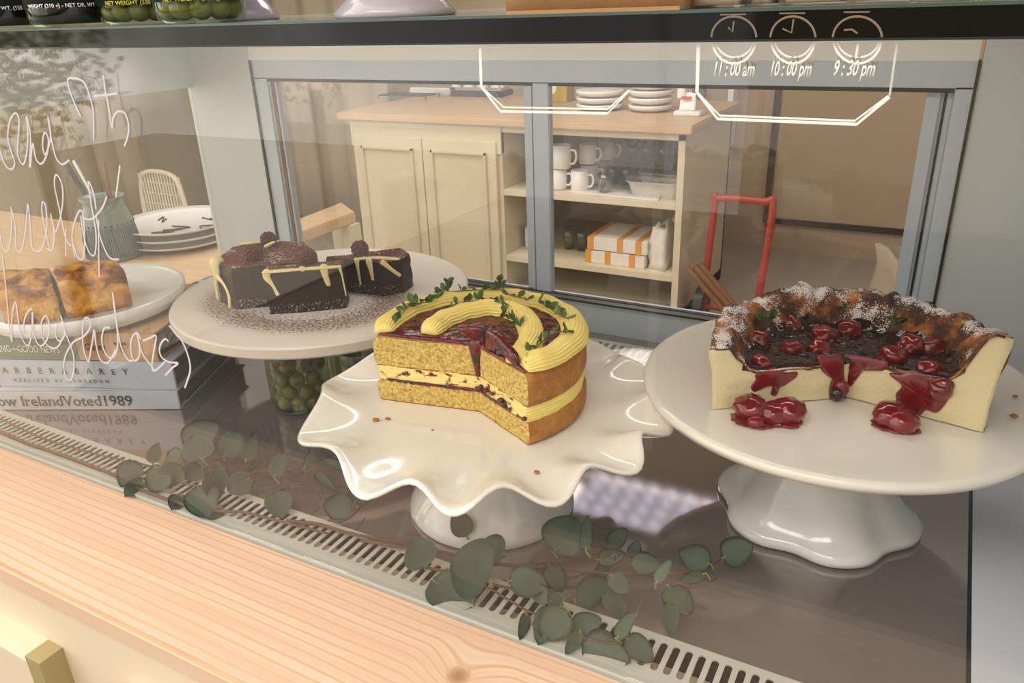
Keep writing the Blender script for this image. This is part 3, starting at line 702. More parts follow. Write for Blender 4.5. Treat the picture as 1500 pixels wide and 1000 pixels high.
# ================================================================== SPONGE CAKE
ZC=.1182
cc=Vector((-.388,.624,0)); RC=.1095; apex=Vector((-.376,.600,0))
aL=math.atan2(.577-cc.y,-.4915-cc.x)%(2*PI); aR=math.atan2(.556-cc.y,-.2925-cc.x)  # cut ends on the circle
def cake_outline(R,narc=72,nc=26,ins=0):
    a0=aR; a1=aL; P=[]
    for k in range(narc+1):
        a=a0+(a1-a0)*k/narc; P.append((cc.x+R*math.cos(a),cc.y+R*math.sin(a),1))
    l=Vector(P[-1][:2]); r=Vector(P[0][:2]); ap=apex.xy
    for k in range(1,nc): q=l.lerp(ap,k/nc); P.append((q.x,q.y,0))
    P.append((ap.x,ap.y,0))
    for k in range(1,nc): q=ap.lerp(r,k/nc); P.append((q.x,q.y,0))
    return P
def cake_layer(z0,z1,prof,nz=.0009,lev=10,seed=0,R=RC,outer=0,cut=1,topmi=0,rim=False):
    """prof(t)->radius factor; face material outer for the rim, cut for the cut faces"""
    P=cake_outline(R); n=len(P); bm=B(); st=Vector((cc.x,cc.y+.03)); rings=[]
    for l in range(lev+1):
        t=l/lev; ring=[]; f=prof(t)
        for x,y,o in P:
            q=Vector((x,y)); 
            d=q-Vector((cc.x,cc.y)); rr=d.length/R
            q=Vector((cc.x,cc.y))+d*(1+(f-1)*rr**4)
            z=z0+(z1-z0)*t
            nn=noise.noise_vector(Vector((q.x,q.y,z))*260+Vector((seed,0,0)))*nz*(1 if not o else .5)
            ring.append(bm.verts.new((q.x+nn.x,q.y+nn.y,z+(nn.z*.5 if 0<l<lev else 0))))
        rings.append(ring)
    for a,b in zip(rings,rings[1:]):
        for i in range(n):
            f=bm.faces.new((a[i],a[(i+1)%n],b[(i+1)%n],b[i])); f.material_index=outer if (P[i][2] and P[(i+1)%n][2]) or (rim and rings.index(a) in (0,lev-1)) else cut
    for ring in (rings[0],rings[-1]):
        z=ring[0].co.z; prev=ring
        for s in (.75,.5,.25):
            r2=[bm.verts.new((st.x+(v.co.x-st.x)*s,st.y+(v.co.y-st.y)*s,z+(.0015*(1-s) if ring is rings[-1] else 0))) for v in ring]
            for i in range(n): f=bm.faces.new((prev[i],prev[(i+1)%n],r2[(i+1)%n],r2[i])); f.material_index=topmi
            prev=r2
        f=bm.faces.new(prev); f.material_index=topmi
    return bm
sc=thing('sponge_cake','layered yellow sponge cake with berry jam and piped buttercream, a wedge cut out','cake',(cc.x,cc.y,ZC))
pf=lambda t: 1-.035*(abs(2*t-1)**5)
W('sponge_layer',cake_layer(ZC,ZC+.0245,pf,seed=1,lev=20,rim=True),[M['crust'],M['sponge']],sc,smooth='all',label='lower sponge layer')
W('sponge_layer',cake_layer(ZC+.0405,ZC+.0735,lambda t:1.0-.05*max(0,(t-.7)/.3)**2-.02*max(0,(.2-t)/.2),seed=5,lev=24,rim=True),[M['crust'],M['sponge']],sc,smooth='all',label='upper sponge layer')
bm=cake_layer(ZC+.024,ZC+.041,lambda t:.965+.012*math.sin(PI*t)+.005*math.cos(2*PI*t*6),nz=.0012,lev=30,seed=8)
W('buttercream_filling',bm,[M['cream_icing'],M['filling']],sc,smooth='all',label='yellow cream between the layers')
bm=cake_layer(ZC+.0232,ZC+.0264,lambda t:.955,nz=.0018,lev=3,seed=12,R=RC*.985); bmesh.ops.translate(bm,vec=(0,-.0011,0),verts=bm.verts); W('jam_filling',bm,[M['jam'],M['jam']],sc,smooth='all')
# jam pieces in the cut corner
bm=B()
for i in range(16):
    t=random.random(); r=random.uniform(.0018,.0038)
    e=Vector((-.2925,.556,0)); p=apex.lerp(e,t**1.6*.9)+Vector((-.0006,-.001,0)); blob((p.x,p.y,ZC+.029+random.uniform(-.003,.008)*(1-t)),r,bm,2,(1,1,.8),.3,i)
W('berry_pieces',bm,M['jam'],sc,smooth='all',label='berry pieces squeezed from the filling')
ZTOP=ZC+.0735
# jam topping
P=cake_outline(RC*.94); n=len(P); bm=B(); st=Vector((cc.x,cc.y+.03)); prev=None
for s,zz in ((1.0,-.001),(1.0,.001),(.985,.0025),(.94,.0034),(.8,.0038),(.65,.004),(.5,.004),(.35,.004),(.2,.004),(.1,.004)):
    ring=[]
    for x,y,o in P:
        q=Vector((st.x+(x-st.x)*s,st.y+(y-st.y)*s)); ring.append(bm.verts.new((q.x,q.y,ZTOP+zz+(.0022*noise.noise(Vector((q.x,q.y,0))*150) if zz>.003 else 0))))
    if prev:
        for i in range(n): bm.faces.new((prev[i],prev[(i+1)%n],ring[(i+1)%n],ring[i]))
    prev=ring
bm.faces.new(prev)
lv=(Vector((-.4915,.577,0))-apex).normalized(); rv=(Vector((-.2925,.556,0))-apex).normalized()
def drip(path,rad,bm,nrm,fl=.42):
    path=[Vector(p) for p in path]; rad=list(rad); d=(path[-1]-path[-2]).normalized(); r=rad[-1]
    path+=[path[-1]+d*r*.55,path[-1]+d*r*.9]; rad+=[r*.8,r*.25]
    d0=(path[0]-path[1]).normalized(); r=rad[0]; path=[path[0]+d0*r*.9,path[0]+d0*r*.55]+path; rad=[r*.25,r*.8]+rad
    q=cr([tuple(p)+(r,) for p,r in zip(path,rad)],4)
    tube(q,[max(.0002,x[3]) for x in q],12,bm,flat=(Vector(nrm).normalized(),fl)); return bm
fr=Vector((-.15,-1,0))
a=apex+fr*.0015
drip([(a.x,a.y+.006,ZTOP+.004),(a.x,a.y,ZTOP-.001),(a.x,a.y-.0008,ZTOP-.010),(a.x+.001,a.y-.001,ZTOP-.022),(a.x+.0015,a.y-.001,ZTOP-.030)],[.008,.0085,.006,.0038,.0030],bm,fr)
for i in range(60):
    x=cc.x+random.uniform(-1,1)*RC*.85; y=cc.y+random.uniform(-.3,1)*RC*.85
    if (Vector((x,y,0))-cc).length>RC*.85: continue
    if y<apex.y+.008+ (abs(x-apex.x)*-.3): continue
    blob((x,y,ZTOP+.0035),random.uniform(.002,.004),bm,2,(1,1,.5),.2,i)
W('jam_topping',bm,M['jam'],sc,smooth='all')
def q1(l): return [(540+a/3.57,400+b/3.57) for a,b in l]
def planehit0(x,y,p,nr):
    r=ray(x,y); return CAM+r*((p-CAM).dot(nr)/r.dot(nr))
bm=B()
for l,d in (([(470,282),(530,322),(565,352),(590,385),(597,430),(608,447),(616,430),(616,330),(600,285)],lv),([(612,300),(612,400),(624,385),(638,352),(665,362),(690,385),(712,412),(735,430),(760,470),(775,480),(770,430),(720,370),(660,310)],rv)):
    nr=Vector((d.y,-d.x,0)); nr=nr if nr.dot(CAM-apex)>0 else -nr
    P=[Vector(q) for q in cr([tuple(planehit0(x,y,apex,nr)) for x,y in q1(l)],4,True)]; n=len(P); c=sum(P,Vector())/n; prev=[bm.verts.new(q-nr*.003) for q in P]
    for s_,h in ((1,.0004),(.93,.0018),(.75,.0026),(.45,.003),(.15,.003)):
        ring=[bm.verts.new(c+(q-c)*s_+nr*(h+.0007*noise.noise(q*170))) for q in P]
        for k in range(n): bm.faces.new((prev[k],prev[(k+1)%n],ring[(k+1)%n],ring[k]))
        prev=ring
    bm.faces.new(prev)
W('jam_drip',bm,M['jam'],sc,smooth='all',label='jam running over the cut corner')
# piped ridged buttercream
def piped(path,w,h,ridges=7,bm=None,ztop=ZTOP+.002,seed=0):
    bm=bm or B(); Q=[Vector(p) for p in cr(path,8)]; m=len(Q); N=108; rings=[]
    L=[0]
    for a,b in zip(Q,Q[1:]): L.append(L[-1]+(b-a).length)
    for i,p in enumerate(Q):
        t=(Q[min(i+1,m-1)]-Q[max(i-1,0)]).normalized(); sd=Vector((t.y,-t.x,0)); s=L[i]/L[-1]
        ew=min(1,.72+.28*min(s,1-s)/.03)
        wob=1+.05*noise.noise(Vector((s*14,seed,0))); ph=.5*noise.noise(Vector((s*5,seed,3)))
        ring=[]
        for k in range(N):
            th=2*PI*k/N; rr=1+.06*math.cos(2*ridges*th+ph)
            x=math.cos(th)*w/2*rr*ew*wob; z=math.sin(th)
            z=(z*h*rr if z>0 else z*h*.15)*ew*wob
            z+=.0008*math.sin(s*60)*(.5+.5*math.sin(th))
            ring.append(bm.verts.new((p.x+sd.x*x,p.y+sd.y*x,ztop+z)))
        rings.append(ring)
    for a,b in zip(rings,rings[1:]):
        for k in range(N): bm.faces.new((a[k],a[(k+1)%N],b[(k+1)%N],b[k]))
    for r,sg in ((rings[0],-1),(rings[-1],1)):
        t=(Q[1]-Q[0]).normalized()*-1 if sg<0 else (Q[-1]-Q[-2]).normalized()
        cen=sum((v.co for v in r),Vector())/N+t*.003
        r2=[bm.verts.new(cen+(v.co-cen)*.6) for v in r]
        for k in range(N): bm.faces.new((r[k],r[(k+1)%N],r2[(k+1)%N],r2[k]))
        bm.faces.new(r2)
    return bm
out=[]
for k in range(25):
    a=aR+.03+(aL-aR-.06)*k/24; r=RC-.012; out.append((cc.x+r*math.cos(a),cc.y+r*math.sin(a),0))
W('piped_buttercream',piped(out,.0275,.0125,12,seed=1),M['cream_icing'],sc,smooth='all',label='outer ring of ridged yellow buttercream')
ZI=ZTOP+.012
inn=[oz(628,478,ZI),oz(650,462,ZI),oz(690,449,ZI),oz(730,446,ZI),oz(763,455,ZI),oz(777,474,ZI),oz(776,495,ZI),oz(755,520,ZI)]
W('piped_buttercream',piped([(p.x,p.y,0) for p in inn],.0250,.0125,12,seed=4,ztop=ZTOP+.004),M['cream_icing'],sc,smooth='all',label='inner curve of ridged yellow buttercream')
# thyme
def thyme(pts,z,label,n=8,seed=0,ls=.0042,name='thyme_sprig'):
    rnd=random.Random(seed); P=[oz(x,y,z+dz) for x,y,dz in pts]; c=P[0]
    o=thing(name,label,'thyme sprig',c,'thyme sprigs')
    Q=[Vector(q) for q in cr([tuple(p) for p in P],6)]
    W('stem',tube(Q,.0006,5),M['thymestem'],o)
    bm=B(); m=len(Q)
    for i in range(n):
        q=Q[min(m-1,int((i+.6)/n*m))]
        for s in (-1,1):
            d=Vector((rnd.uniform(-1,1),rnd.uniform(-1,1),rnd.uniform(.1,1))).normalized()
            L=ls*1.55*rnd.uniform(.7,1.3); w=L*.62; u=d.orthogonal().normalized()
            rr=Matrix.Rotation(rnd.uniform(0,6),3,d)@u; nn=d.cross(rr)
            base=q+d*.001; V=[]
            for t,ww in ((0,.15),(.3,.9),(.6,1),(.85,.6),(1,.05)):
                V.append((bm.verts.new(base+d*L*t+rr*w*.5*ww+nn*L*.12*ww),bm.verts.new(base+d*L*t+nn*L*(-.05)),bm.verts.new(base+d*L*t-rr*w*.5*ww+nn*L*.12*ww)))
            for a,b in zip(V,V[1:]):
                bm.faces.new((a[0],a[1],b[1],b[0])); bm.faces.new((a[1],a[2],b[2],b[1]))
    lf=W('leaves',bm,M['thyme'],o,smooth='all'); return o
zt=ZTOP+.014
thyme([(578,474,0),(590,458,0),(604,445,.002),(620,443,.002),(634,440,.001)],zt,'thyme sprig on the outer icing, at the left cut edge of the sponge cake',11,1,.0062)
thyme([(634,437,0),(645,430,.002),(652,420,.006),(655,412,.012)],zt,'upright thyme sprig at the back left of the sponge cake',8,2,.0052)
thyme([(655,427,0),(687,425,.002),(709,424,.002),(732,424,.002),(748,432,.001),(775,438,0)],zt,'long thyme sprig along the back of the sponge cake',10,3,.0052)
thyme([(728,424,0),(732,417,.004),(734,411,.008)],zt,'small upright thyme tip at the back of the sponge cake',4,4,.005)
thyme([(788,440,0),(800,447,0),(812,456,0),(828,466,0)],zt,'thyme sprig on the icing at the back right of the sponge cake',9,5,.0058)
thyme([(657,452,0),(675,443,0),(700,440,0),(722,438,0)],zt,'thyme sprig across the inner icing curve',7,6,.006)
thyme([(730,440,0),(742,448,0),(740,462,0),(752,468,0),(762,478,-.003)],zt,'drooping thyme sprig on the right part of the inner icing curve',10,7,.0058)
thyme([(770,530,-.004),(783,512,-.004),(797,498,-.002),(812,487,0),(835,485,0)],zt,'thyme sprig lying on the jam between the two icing curves',9,8,.0062)
# crumbs
def crumb(x,y,z,r,label,mat='crust',par=None):
    p=oz(x,y,z); o=obj('cake_crumb',blob((0,0,0),r,None,2,(1.3,1,.6),.5,x),M[mat],at=(p.x,p.y,z+r*.4),smooth='all'); return prop(o,label,'crumb','cake crumbs')
crumb(551,616,.1184,.0028,'long brown crumb on the left of the wavy plate')
crumb(568,614,.1184,.0022,'brown crumb beside the long crumb on the wavy plate')
crumb(634,630,.1184,.0012,'tiny crumb on the middle of the wavy plate')
crumb(786,692,.1184,.0021,'small brown crumb at the front of the wavy plate')
crumb(1487,581,HP2,.0018,'small brown crumb right of the cheesecake')
crumb(1485,610,HP2,.0026,'ring-shaped brown crumb right of the cheesecake')
# ================================================================== CHEESECAKE
HZ=HP2-.001
ck=thing('cheesecake','tall burnt cheesecake half topped with dark cherries and dusted with sugar','cake',(-.05,.76,HZ))
AX=Vector((-.047,.748)); CK=Vector((-.047,.752)); RK=.117
Lb=oz(1042,600,HZ); Rb=oz(1440,633,HZ)
a0=math.atan2(Rb.y-AX.y,Rb.x-AX.x); a1=math.atan2(Lb.y-AX.y,Lb.x-AX.x)%(2*PI)
dR=(Rb.xy-AX).length; dL=(Lb.xy-AX).length
NA=150; NT_=26
def rk(s):   # outer radius along the sector
    base=dR*(1-s)+dL*s
    mid=.110+.004*noise.noise(Vector((s*6,3,0)))
    w=math.sin(PI*s)**.6
    return base*(1-w)+mid*w
def hk(s,t):
    rim=.071+.010*noise.noise(Vector((s*9,0,1)))+.006*noise.noise(Vector((s*34,0,5)))
    rim+= .020*max(0,1-s/.16)-.008*max(0,(s-.72)/.28)
    bas=.0355+.002*noise.noise(Vector((s*5,t*5,0)))+.008*max(0,1-s/.25)*t
    k=max(0,min(1,(t-.70)/.24)); k=k*k*(3-2*k)
    return bas*(1-k)+rim*k+ (.004*noise.noise(Vector((s*40,t*16,2))) if t>.74 else 0)
def ckp(s,t,z=None,off=0):
    a=a0+(a1-a0)*s; r=rk(s)*t
    x=AX.x+r*math.cos(a); y=AX.y+r*math.sin(a)
    return Vector((x,y,HZ+(hk(s,t) if z is None else z)))
bm=B(); G=[]
for i in range(NA+1):
    s=i/NA; row=[]
    for j in range(NT_+1):
        t=j/NT_; p=ckp(s,t)
        if t>.9: # ragged flare outward
            d=(p.xy-AX).normalized(); f=.007*(t-.9)/.1*(1+noise.noise(Vector((s*20,7,0)))); p.x+=d.x*f; p.y+=d.y*f
        row.append(bm.verts.new(p) if j or i==0 else G[0][0])
    G.append(row)
for i in range(NA):
    for j in range(NT_):
        vs=[G[i][j],G[i][j+1],G[i+1][j+1],G[i+1][j]]
        if j==0: vs=[G[i][0],G[i][1],G[i+1][1]]
        f=bm.faces.new(vs); f.material_index=1 if j/NT_>.62 else 0
# outer wall
LV=12; wall=[]
for i in range(NA+1):
    s=i/NA; top=G[i][NT_].co.copy(); b=ckp(s,1.0,0.0); col=[G[i][NT_]]
    for l in range(1,LV+1):
        u=l/LV; q=top.lerp(b,u); 
        bul=Vector((b.x-AX.x,b.y-AX.y,0)).normalized()
        fl=(1-u)**2; q.x=b.x+(top.x-b.x)*fl; q.y=b.y+(top.y-b.y)*fl
        q+=bul*(.0025*noise.noise(Vector((s*30,u*4,4))))
        col.append(bm.verts.new(q))
    wall.append(col)
for i in range(NA):
    for l in range(LV):
        f=bm.faces.new((wall[i][l],wall[i+1][l],wall[i+1][l+1],wall[i][l+1])); f.material_index=2
# cut faces
for i,row in ((0,G[0]),(NA,G[NA])):
    s=i/NA; grid=[]
    for j in range(NT_+1):
        topv=row[j]; base=ckp(s,j/NT_,0.0)
        if j==NT_: grid.append(wall[i]); continue
        col=[topv]
        for l in range(1,LV+1):
            u=l/LV; q=topv.co.lerp(base,u); a=a0+(a1-a0)*s; nr=Vector((math.sin(a),-math.cos(a),0))*(1 if i==0 else -1)
            q+=nr*(.0016*noise.noise(Vector((q.x*60,q.z*80,s)))+.0008*noise.noise(q*260))
            col.append(bm.verts.new(q))
        grid.append(col)
    for j in range(NT_):
        for l in range(LV):
            try:
                f=bm.faces.new((grid[j][l],grid[j+1][l],grid[j+1][l+1],grid[j][l+1])); f.material_index=0
            except Exception: pass
bmesh.ops.remove_doubles(bm,verts=bm.verts,dist=2e-5)
W('cheesecake_body',bm,[M['cheese'],M['burnt'],M['burntside']],ck,smooth='all')
# burnt skin line on the cut edge
bm=B()
for s in (0,1):
    pts=[ckp(s,t)+Vector((0,-.0006,.0006)) for t in [k/20 for k in range(1,21)]]
    tube(pts,.0013,6,bm)
W('burnt_edge',bm,M['burnt'],ck,smooth='all')
# glaze
bm=B(); G2=[]; TT=.80
for i in range(NA+1):
    s=i/NA; row=[]
    for j in range(NT_+1):
        t=TT*j/NT_*(1+.04*noise.noise(Vector((s*12,1,9)))); p=ckp(s,t); e=min(1,(TT-TT*j/NT_)/.06)
        p.z+=-.002+.0065*math.sqrt(max(0,e))+.0016*noise.noise(Vector((p.x,p.y,0))*120)
        row.append(bm.verts.new(p))
    G2.append(row)
for i in range(NA):
    for j in range(NT_):
        bm.faces.new((G2[i][j],G2[i][j+1],G2[i+1][j+1],G2[i+1][j]))
for i in (0,NA):
    s=i/NA; low=[]
    for v in G2[i]: low.append(bm.verts.new(v.co+Vector((0,-.0012,-.0055-.002*noise.noise(v.co*90)))))
    for j in range(NT_): bm.faces.new((G2[i][j],G2[i][j+1],low[j+1],low[j]))
bmesh.ops.remove_doubles(bm,verts=bm.verts,dist=1e-5)
for i in range(46):
    s=random.uniform(.06,.94); t=random.uniform(.1,.74); p=ckp(s,t); blob((p.x,p.y,p.z+.0025),random.uniform(.004,.0075),bm,2,(1,1,.6),.15,i)
W('cherry_glaze',bm,M['glaze'],ck,smooth='all',label='shiny dark cherry glaze')
bm=B()
def onface(s,t,z,o=.0012):
    p=ckp(s,t,z); a=a0+(a1-a0)*s; nr=Vector((math.sin(a),-math.cos(a),0))*(1 if s<.5 else -1)
    return p+nr*o,nr
def fdrip(s,path,rad):
    pts=[];nr=None
    for t,z in path:
        p,nr=onface(s,t,z); pts.append(p)
    drip(pts,rad,bm,nr,.13)
def planehit(x,y,p,nr):
    r=ray(x,y); return CAM+r*((p-CAM).dot(nr)/r.dot(nr))
def pillow(bm,px,p,nr,bul,off=.0008):
    if nr.dot(CAM-p)<0: nr=-nr
    P=[Vector(q) for q in cr([tuple(planehit(x,y,p,nr)) for x,y in px],4,True)]; n=len(P)
    P=[q+nr*off for q in P]; c=sum(P,Vector())/n; prev=[bm.verts.new(q-nr*.0022) for q in P]
    for s_,h in ((1,0),(.94,.6),(.8,.85),(.6,.95),(.35,1),(.12,1)):
        ring=[bm.verts.new(c+(q-c)*s_+nr*(bul*h+.0006*noise.noise(q*180)*h)) for q in P]
        for k in range(n): bm.faces.new((prev[k],prev[(k+1)%n],ring[(k+1)%n],ring[k]))
        prev=ring
    bm.faces.new(prev)
def q6(l): return [(1000+a/2.994,333+b/2.994) for a,b in l]
for s_,pls in ((1,[([(320,640),(400,612),(450,636),(500,632),(498,655),(470,675),(450,690),(425,702),(410,735),(385,730),(395,695),(350,700),(315,720),(300,700),(318,665)],.0006)]),
               (0,[([(905,640),(960,640),(1005,625),(1060,640),(1110,655),(1190,680),(1172,740),(1140,790),(1110,812),(1070,800),(1040,825),(1010,820),(990,790),(945,772),(935,730),(960,690)],.0018),
                   ([(700,565),(790,568),(850,580),(900,592),(890,622),(862,625),(830,604),(800,602),(780,635),(755,680),(725,705),(712,690),(705,640)],.0012)]),
               (1,[([(593,568),(640,562),(700,560),(706,640),(714,700),(713,755),(690,768),(660,765),(642,745),(645,690),(655,655),(640,640),(610,630)],.0016)])):
    a=a0+(a1-a0)*s_; nr=Vector((math.sin(a),-math.cos(a),0))
    for l,bu in pls: pillow(bm,q6(l),ckp(s_,.3,.02),nr,bu)
p=oz(1232,560,HZ+.018); blob((p.x+.001,p.y-.001,HZ+.012),.0075,bm,2,(1,.7,1.3),.1,2)
W('cherry_drips',bm,M['cherry'],ck,smooth='all',label='bright red drips down the cut face')
def cherry(p,r,seed,par=None,sc=(1,1,.9)):
    return blob((p[0],p[1],p[2]-r*.45),r,None,3,sc,.38,seed,nf=1.6)
zc=HZ+.047
for k,(x,y,r,zz) in enumerate([(1112,490,.0095,0),(1122,465,.008,0),(1158,470,.0085,0),(1208,484,.0095,0),(1245,476,.009,0),(1240,440,.008,.002),(1265,450,.0075,.002),(1310,515,.0105,.001),(1335,500,.0095,.001),(1368,503,.0095,.001),(1362,535,.009,-.001),(1160,505,.008,-.002),(1200,505,.0075,-.002),(1115,525,.007,-.003),(1378,560,.009,-.010)]):
    p=oz(x,y,zc+zz); W('cherry',cherry(p,r*1.32,k),M['cherry'],ck,smooth='all',label='whole red cherry set in the glaze')
for k,(lab,parts) in enumerate([
  ('red cherry fallen on the plate below the left end of the cheesecake',[(1100,598,.0165),(1108,612,.008)]),
  ('pair of red cherries fallen on the plate right beside the leftmost fallen cherry',[(1133,604,.014),(1154,602,.0165)]),
  ('red glazed cherry fallen on the plate below the big drip, with a sauce puddle',[(1306,608,.0165),(1322,616,.0145)])]):
    ps=[oz(x,y,HZ+.008) for x,y,r in parts]; c=ps[0]; bm=B()
    for p,(x,y,r) in zip(ps,parts): blob((p.x-c.x,p.y-c.y,r*.55),r,bm,3,(1,1,.72),.2,k+x)
    o=thing('cherry',lab,'cherry',(c.x,c.y,HZ),None); obj('flesh',bm,M['cherry'],o,smooth='all')
    q=sum(ps,Vector())/len(ps)
    obj('sauce',blob((q.x-c.x,q.y-c.y,.0005),.019,None,3,(1.05,.8,.12),.25,k),M['cherry'],o,smooth='all',label='thin puddle of red sauce')
o=thing('cherry','dark cherry hanging at the end of the middle drip','cherry',oz(1226,573,HZ+.006),None)
p=oz(1226,578,HZ+.006); W('flesh',blob((p.x,p.y,HZ+.007),.0068,None,3,(1,1,1.1),.1,3),M['glaze'],o,smooth='all')
for pts,l in (([(1110,470,0),(1120,466,.002),(1128,468,0)],'small thyme tip by the left cherries of the cheesecake'),
              ([(1203,440,0),(1222,444,.001),(1242,452,0),(1268,450,0)],'long thyme sprig at the back of the cheesecake topping'),
              ([(1308,475,0),(1312,468,.003),(1318,472,0)],'small thyme tip in the middle of the cheesecake topping')):
    thyme(pts,zc+.010,l,6,int(pts[0][0]),.0062)
# ================================================================== CHOCOLATE CAKE
def slab_slice(label,base,h,seed):
    c=(sum(p[0] for p in base)/len(base),sum(p[1] for p in base)/len(base))
    o=thing('chocolate_cake_slice',label,'cake slice',(c[0],c[1],ZB),'chocolate cake slices on the stone board')
    W('cake_body',solid_poly(base,ZB+.0002,h,None,taper=.015,nz=.0016,seed=seed,topn=.0012,div=9),[M['choc'],M['cocoa']],o); return o
A_=slab_slice('large chocolate cake slice with two raspberries, at the back left of the stone board',[(-.868,.722),(-.858,.706),(-.812,.692),(-.725,.764),(-.757,.802),(-.81,.835),(-.885,.81),(-.893,.77)],.058,1)
B_=slab_slice('chocolate cake slice with drips facing the glass, at the front of the stone board',[(-.757,.697),(-.718,.722),(-.677,.757),(-.694,.785),(-.776,.718)],.058,2)
C_=slab_slice('chocolate cake slice with one raspberry, standing apart on the right of the stone board',[(-.752,.808),(-.695,.812),(-.658,.815),(-.640,.84),(-.645,.868),(-.678,.89)],.048,3)
def drz(o,paths,lab=None):
    bm=B()
    for pts,rad,nr in paths: drip(pts,rad,bm,nr)
    W('white_chocolate_drizzle',bm,M['whitechoc'],o,smooth='all')
def top(p,h=.0592): return (p[0],p[1],ZB+h)
def dn(p,d,h=.058): return (p[0],p[1],ZB+h-d)
import itertools
def edge(a,b,t,o=.0014):
    a=Vector(a);b=Vector(b);p=a.lerp(b,t);n=Vector((b-a).yx); n=Vector((n.x,-n.y)).normalized(); return (p.x+n.x*o,p.y+n.y*o)
# B: drizzle along the front top edge with four drips
b0,b1_=(-.757,.697),(-.677,.757)
E=lambda t,o=.0012: edge(b0,b1_,t,o)
N_=(.6,-.8,0)
drz(B_,[([top(E(.02)),top(E(.2,0)),top(E(.45,0)),top(E(.7,0)),top(E(.97))],[.004,.005,.0042,.005,.004],(0,0,1)),
 ([top(E(.05)),dn(E(.04),.006),dn(E(.10),.018),dn(E(.14),.030)],[.005,.0048,.0022,.0026],N_),
 ([top(E(.5)),dn(E(.5),.004),dn(E(.53),.012)],[.005,.0036,.0024],N_),
 ([top(E(.78)),dn(E(.78),.006),dn(E(.80),.018),dn(E(.81),.022)],[.006,.0046,.0036,.003],N_),
 ([top(E(.98)),dn(E(1.0),.012),dn(E(1.02),.038)],[.0025,.0012,.0010],N_)])
a_0,a_1=(-.862,.706),(-.814,.692)
E=lambda t,o=.0018: edge(a_0,a_1,t,o)
N_=(.28,-.96,0)
drz(A_,[([top(E(.2,-.006)),top(E(.25)),dn(E(.25),.012),dn(E(.22),.020)],[.007,.0075,.006,.0045],N_),
 ([dn(E(.2),.018),dn(E(.08),.034),dn(E(.05),.052)],[.004,.0022,.0020],N_),
 ([dn(E(.3),.018),dn(E(.6),.026),dn(E(.78),.040),dn(E(.7),.058)],[.004,.0022,.0022,.0024],N_),
 ([top((-.885,.785)),top((-.862,.80),.061),top((-.84,.812),.061)],[.005,.006,.003],(0,0,1)),
 ([top((-.835,.785),.062),top((-.828,.79),.066)],[.0055,.004],(0,0,1))])
c0_,c1_=(-.695,.812),(-.640,.84)
h3=.0492
cl_=lambda p,d=0:(p[0],p[1],ZB+h3-d)
drz(C_,[([cl_((-.700,.815)),cl_((-.68,.83)),cl_((-.66,.835)),cl_((-.645,.838))],[.004,.005,.0055,.004],(0,0,1)),
 ([cl_((-.695,.8105)),cl_((-.694,.8095),.010),cl_((-.692,.809),.033)],[.0045,.0028,.0018],(0,1,0)),
 ([cl_((-.675,.812)),cl_((-.673,.8115),.010),cl_((-.671,.811),.024)],[.0055,.0038,.0026],(0,1,0)),
 ([cl_((-.655,.817)),cl_((-.646,.822),.010),cl_((-.639,.830),.02)],[.004,.0028,.0028],(.5,-1,0))])
def rasp(x,y,z,label,r=.0105):
    p=oz(x,y,z); bm=B()
    for i in range(58):
        ph=math.acos(1-2*(i+.5)/58); th=PI*(1+5**.5)*i
        d=Vector((math.sin(ph)*math.cos(th),math.sin(ph)*math.sin(th),math.cos(ph)*.95)); blob(d*r*.82,r*.25,bm,1)
    blob((0,0,0),r*.86,bm,2)
    o=obj('raspberry',bm,M['rasp'],at=(p.x,p.y,z),smooth='all'); prop(o,label,'raspberry','raspberries on the chocolate cake')
zr=ZB+.067
rasp(393,350,zr,'raspberry at the very top of the large chocolate slice',.0115)
rasp(371,371,zr,'sugar dusted raspberry near the white dripping end of the large chocolate slice',.0135)
rasp(452,376,zr,'raspberry at the narrow end of the large chocolate slice, above the front slice',.0115)
rasp(527,364,ZB+.057,'raspberry on the separate right-hand chocolate slice',.0125)
# ================================================================== EUCALYPTUS
def leafmesh(base,tip,w,seed,cup=.18):
    rnd=random.Random(seed); bm=B(); d=tip-base; L=d.length; d.normalize()
    mid=(base+tip)/2; view=(CAM-mid).normalized(); s=d.cross(view).normalized(); n=s.cross(d).normalized()
    ang=rnd.uniform(-.35,.35); s=(Matrix.Rotation(ang,3,d)@s); n=s.cross(d); K=12; J=6; rows=[]
    for k in range(K+1):
        t=k/K; ww=w/2*(math.sin(PI*min(1,t*1.0)**.72)**.62 if 0<t<1 else .04)
        row=[]
        for j in range(-J//2,J//2+1):
            u=j/(J/2); lift=cup*w*(u*u*.5)*rnd.choice((1,1))+.02*w*math.sin(t*7+seed+u)
            droop=-.10*L*t*t
            row.append(bm.verts.new(base+d*(L*t)+s*(ww*u)+n*(lift+droop)))
        rows.append(row)
    for a,b in zip(rows,rows[1:]):
        for j in range(J): bm.faces.new((a[j],a[j+1],b[j+1],b[j]))
    r=bmesh.ops.solidify(bm,geom=list(bm.faces),thickness=.0004)
    return bm
def ptat(x,y,z=.03,ymin=.468):
    p=oz(x,y,z)
    if p.y<ymin: p=oy(x,y,ymin)
    if p.z<.004: p=oz(x,y,.004)
    return p
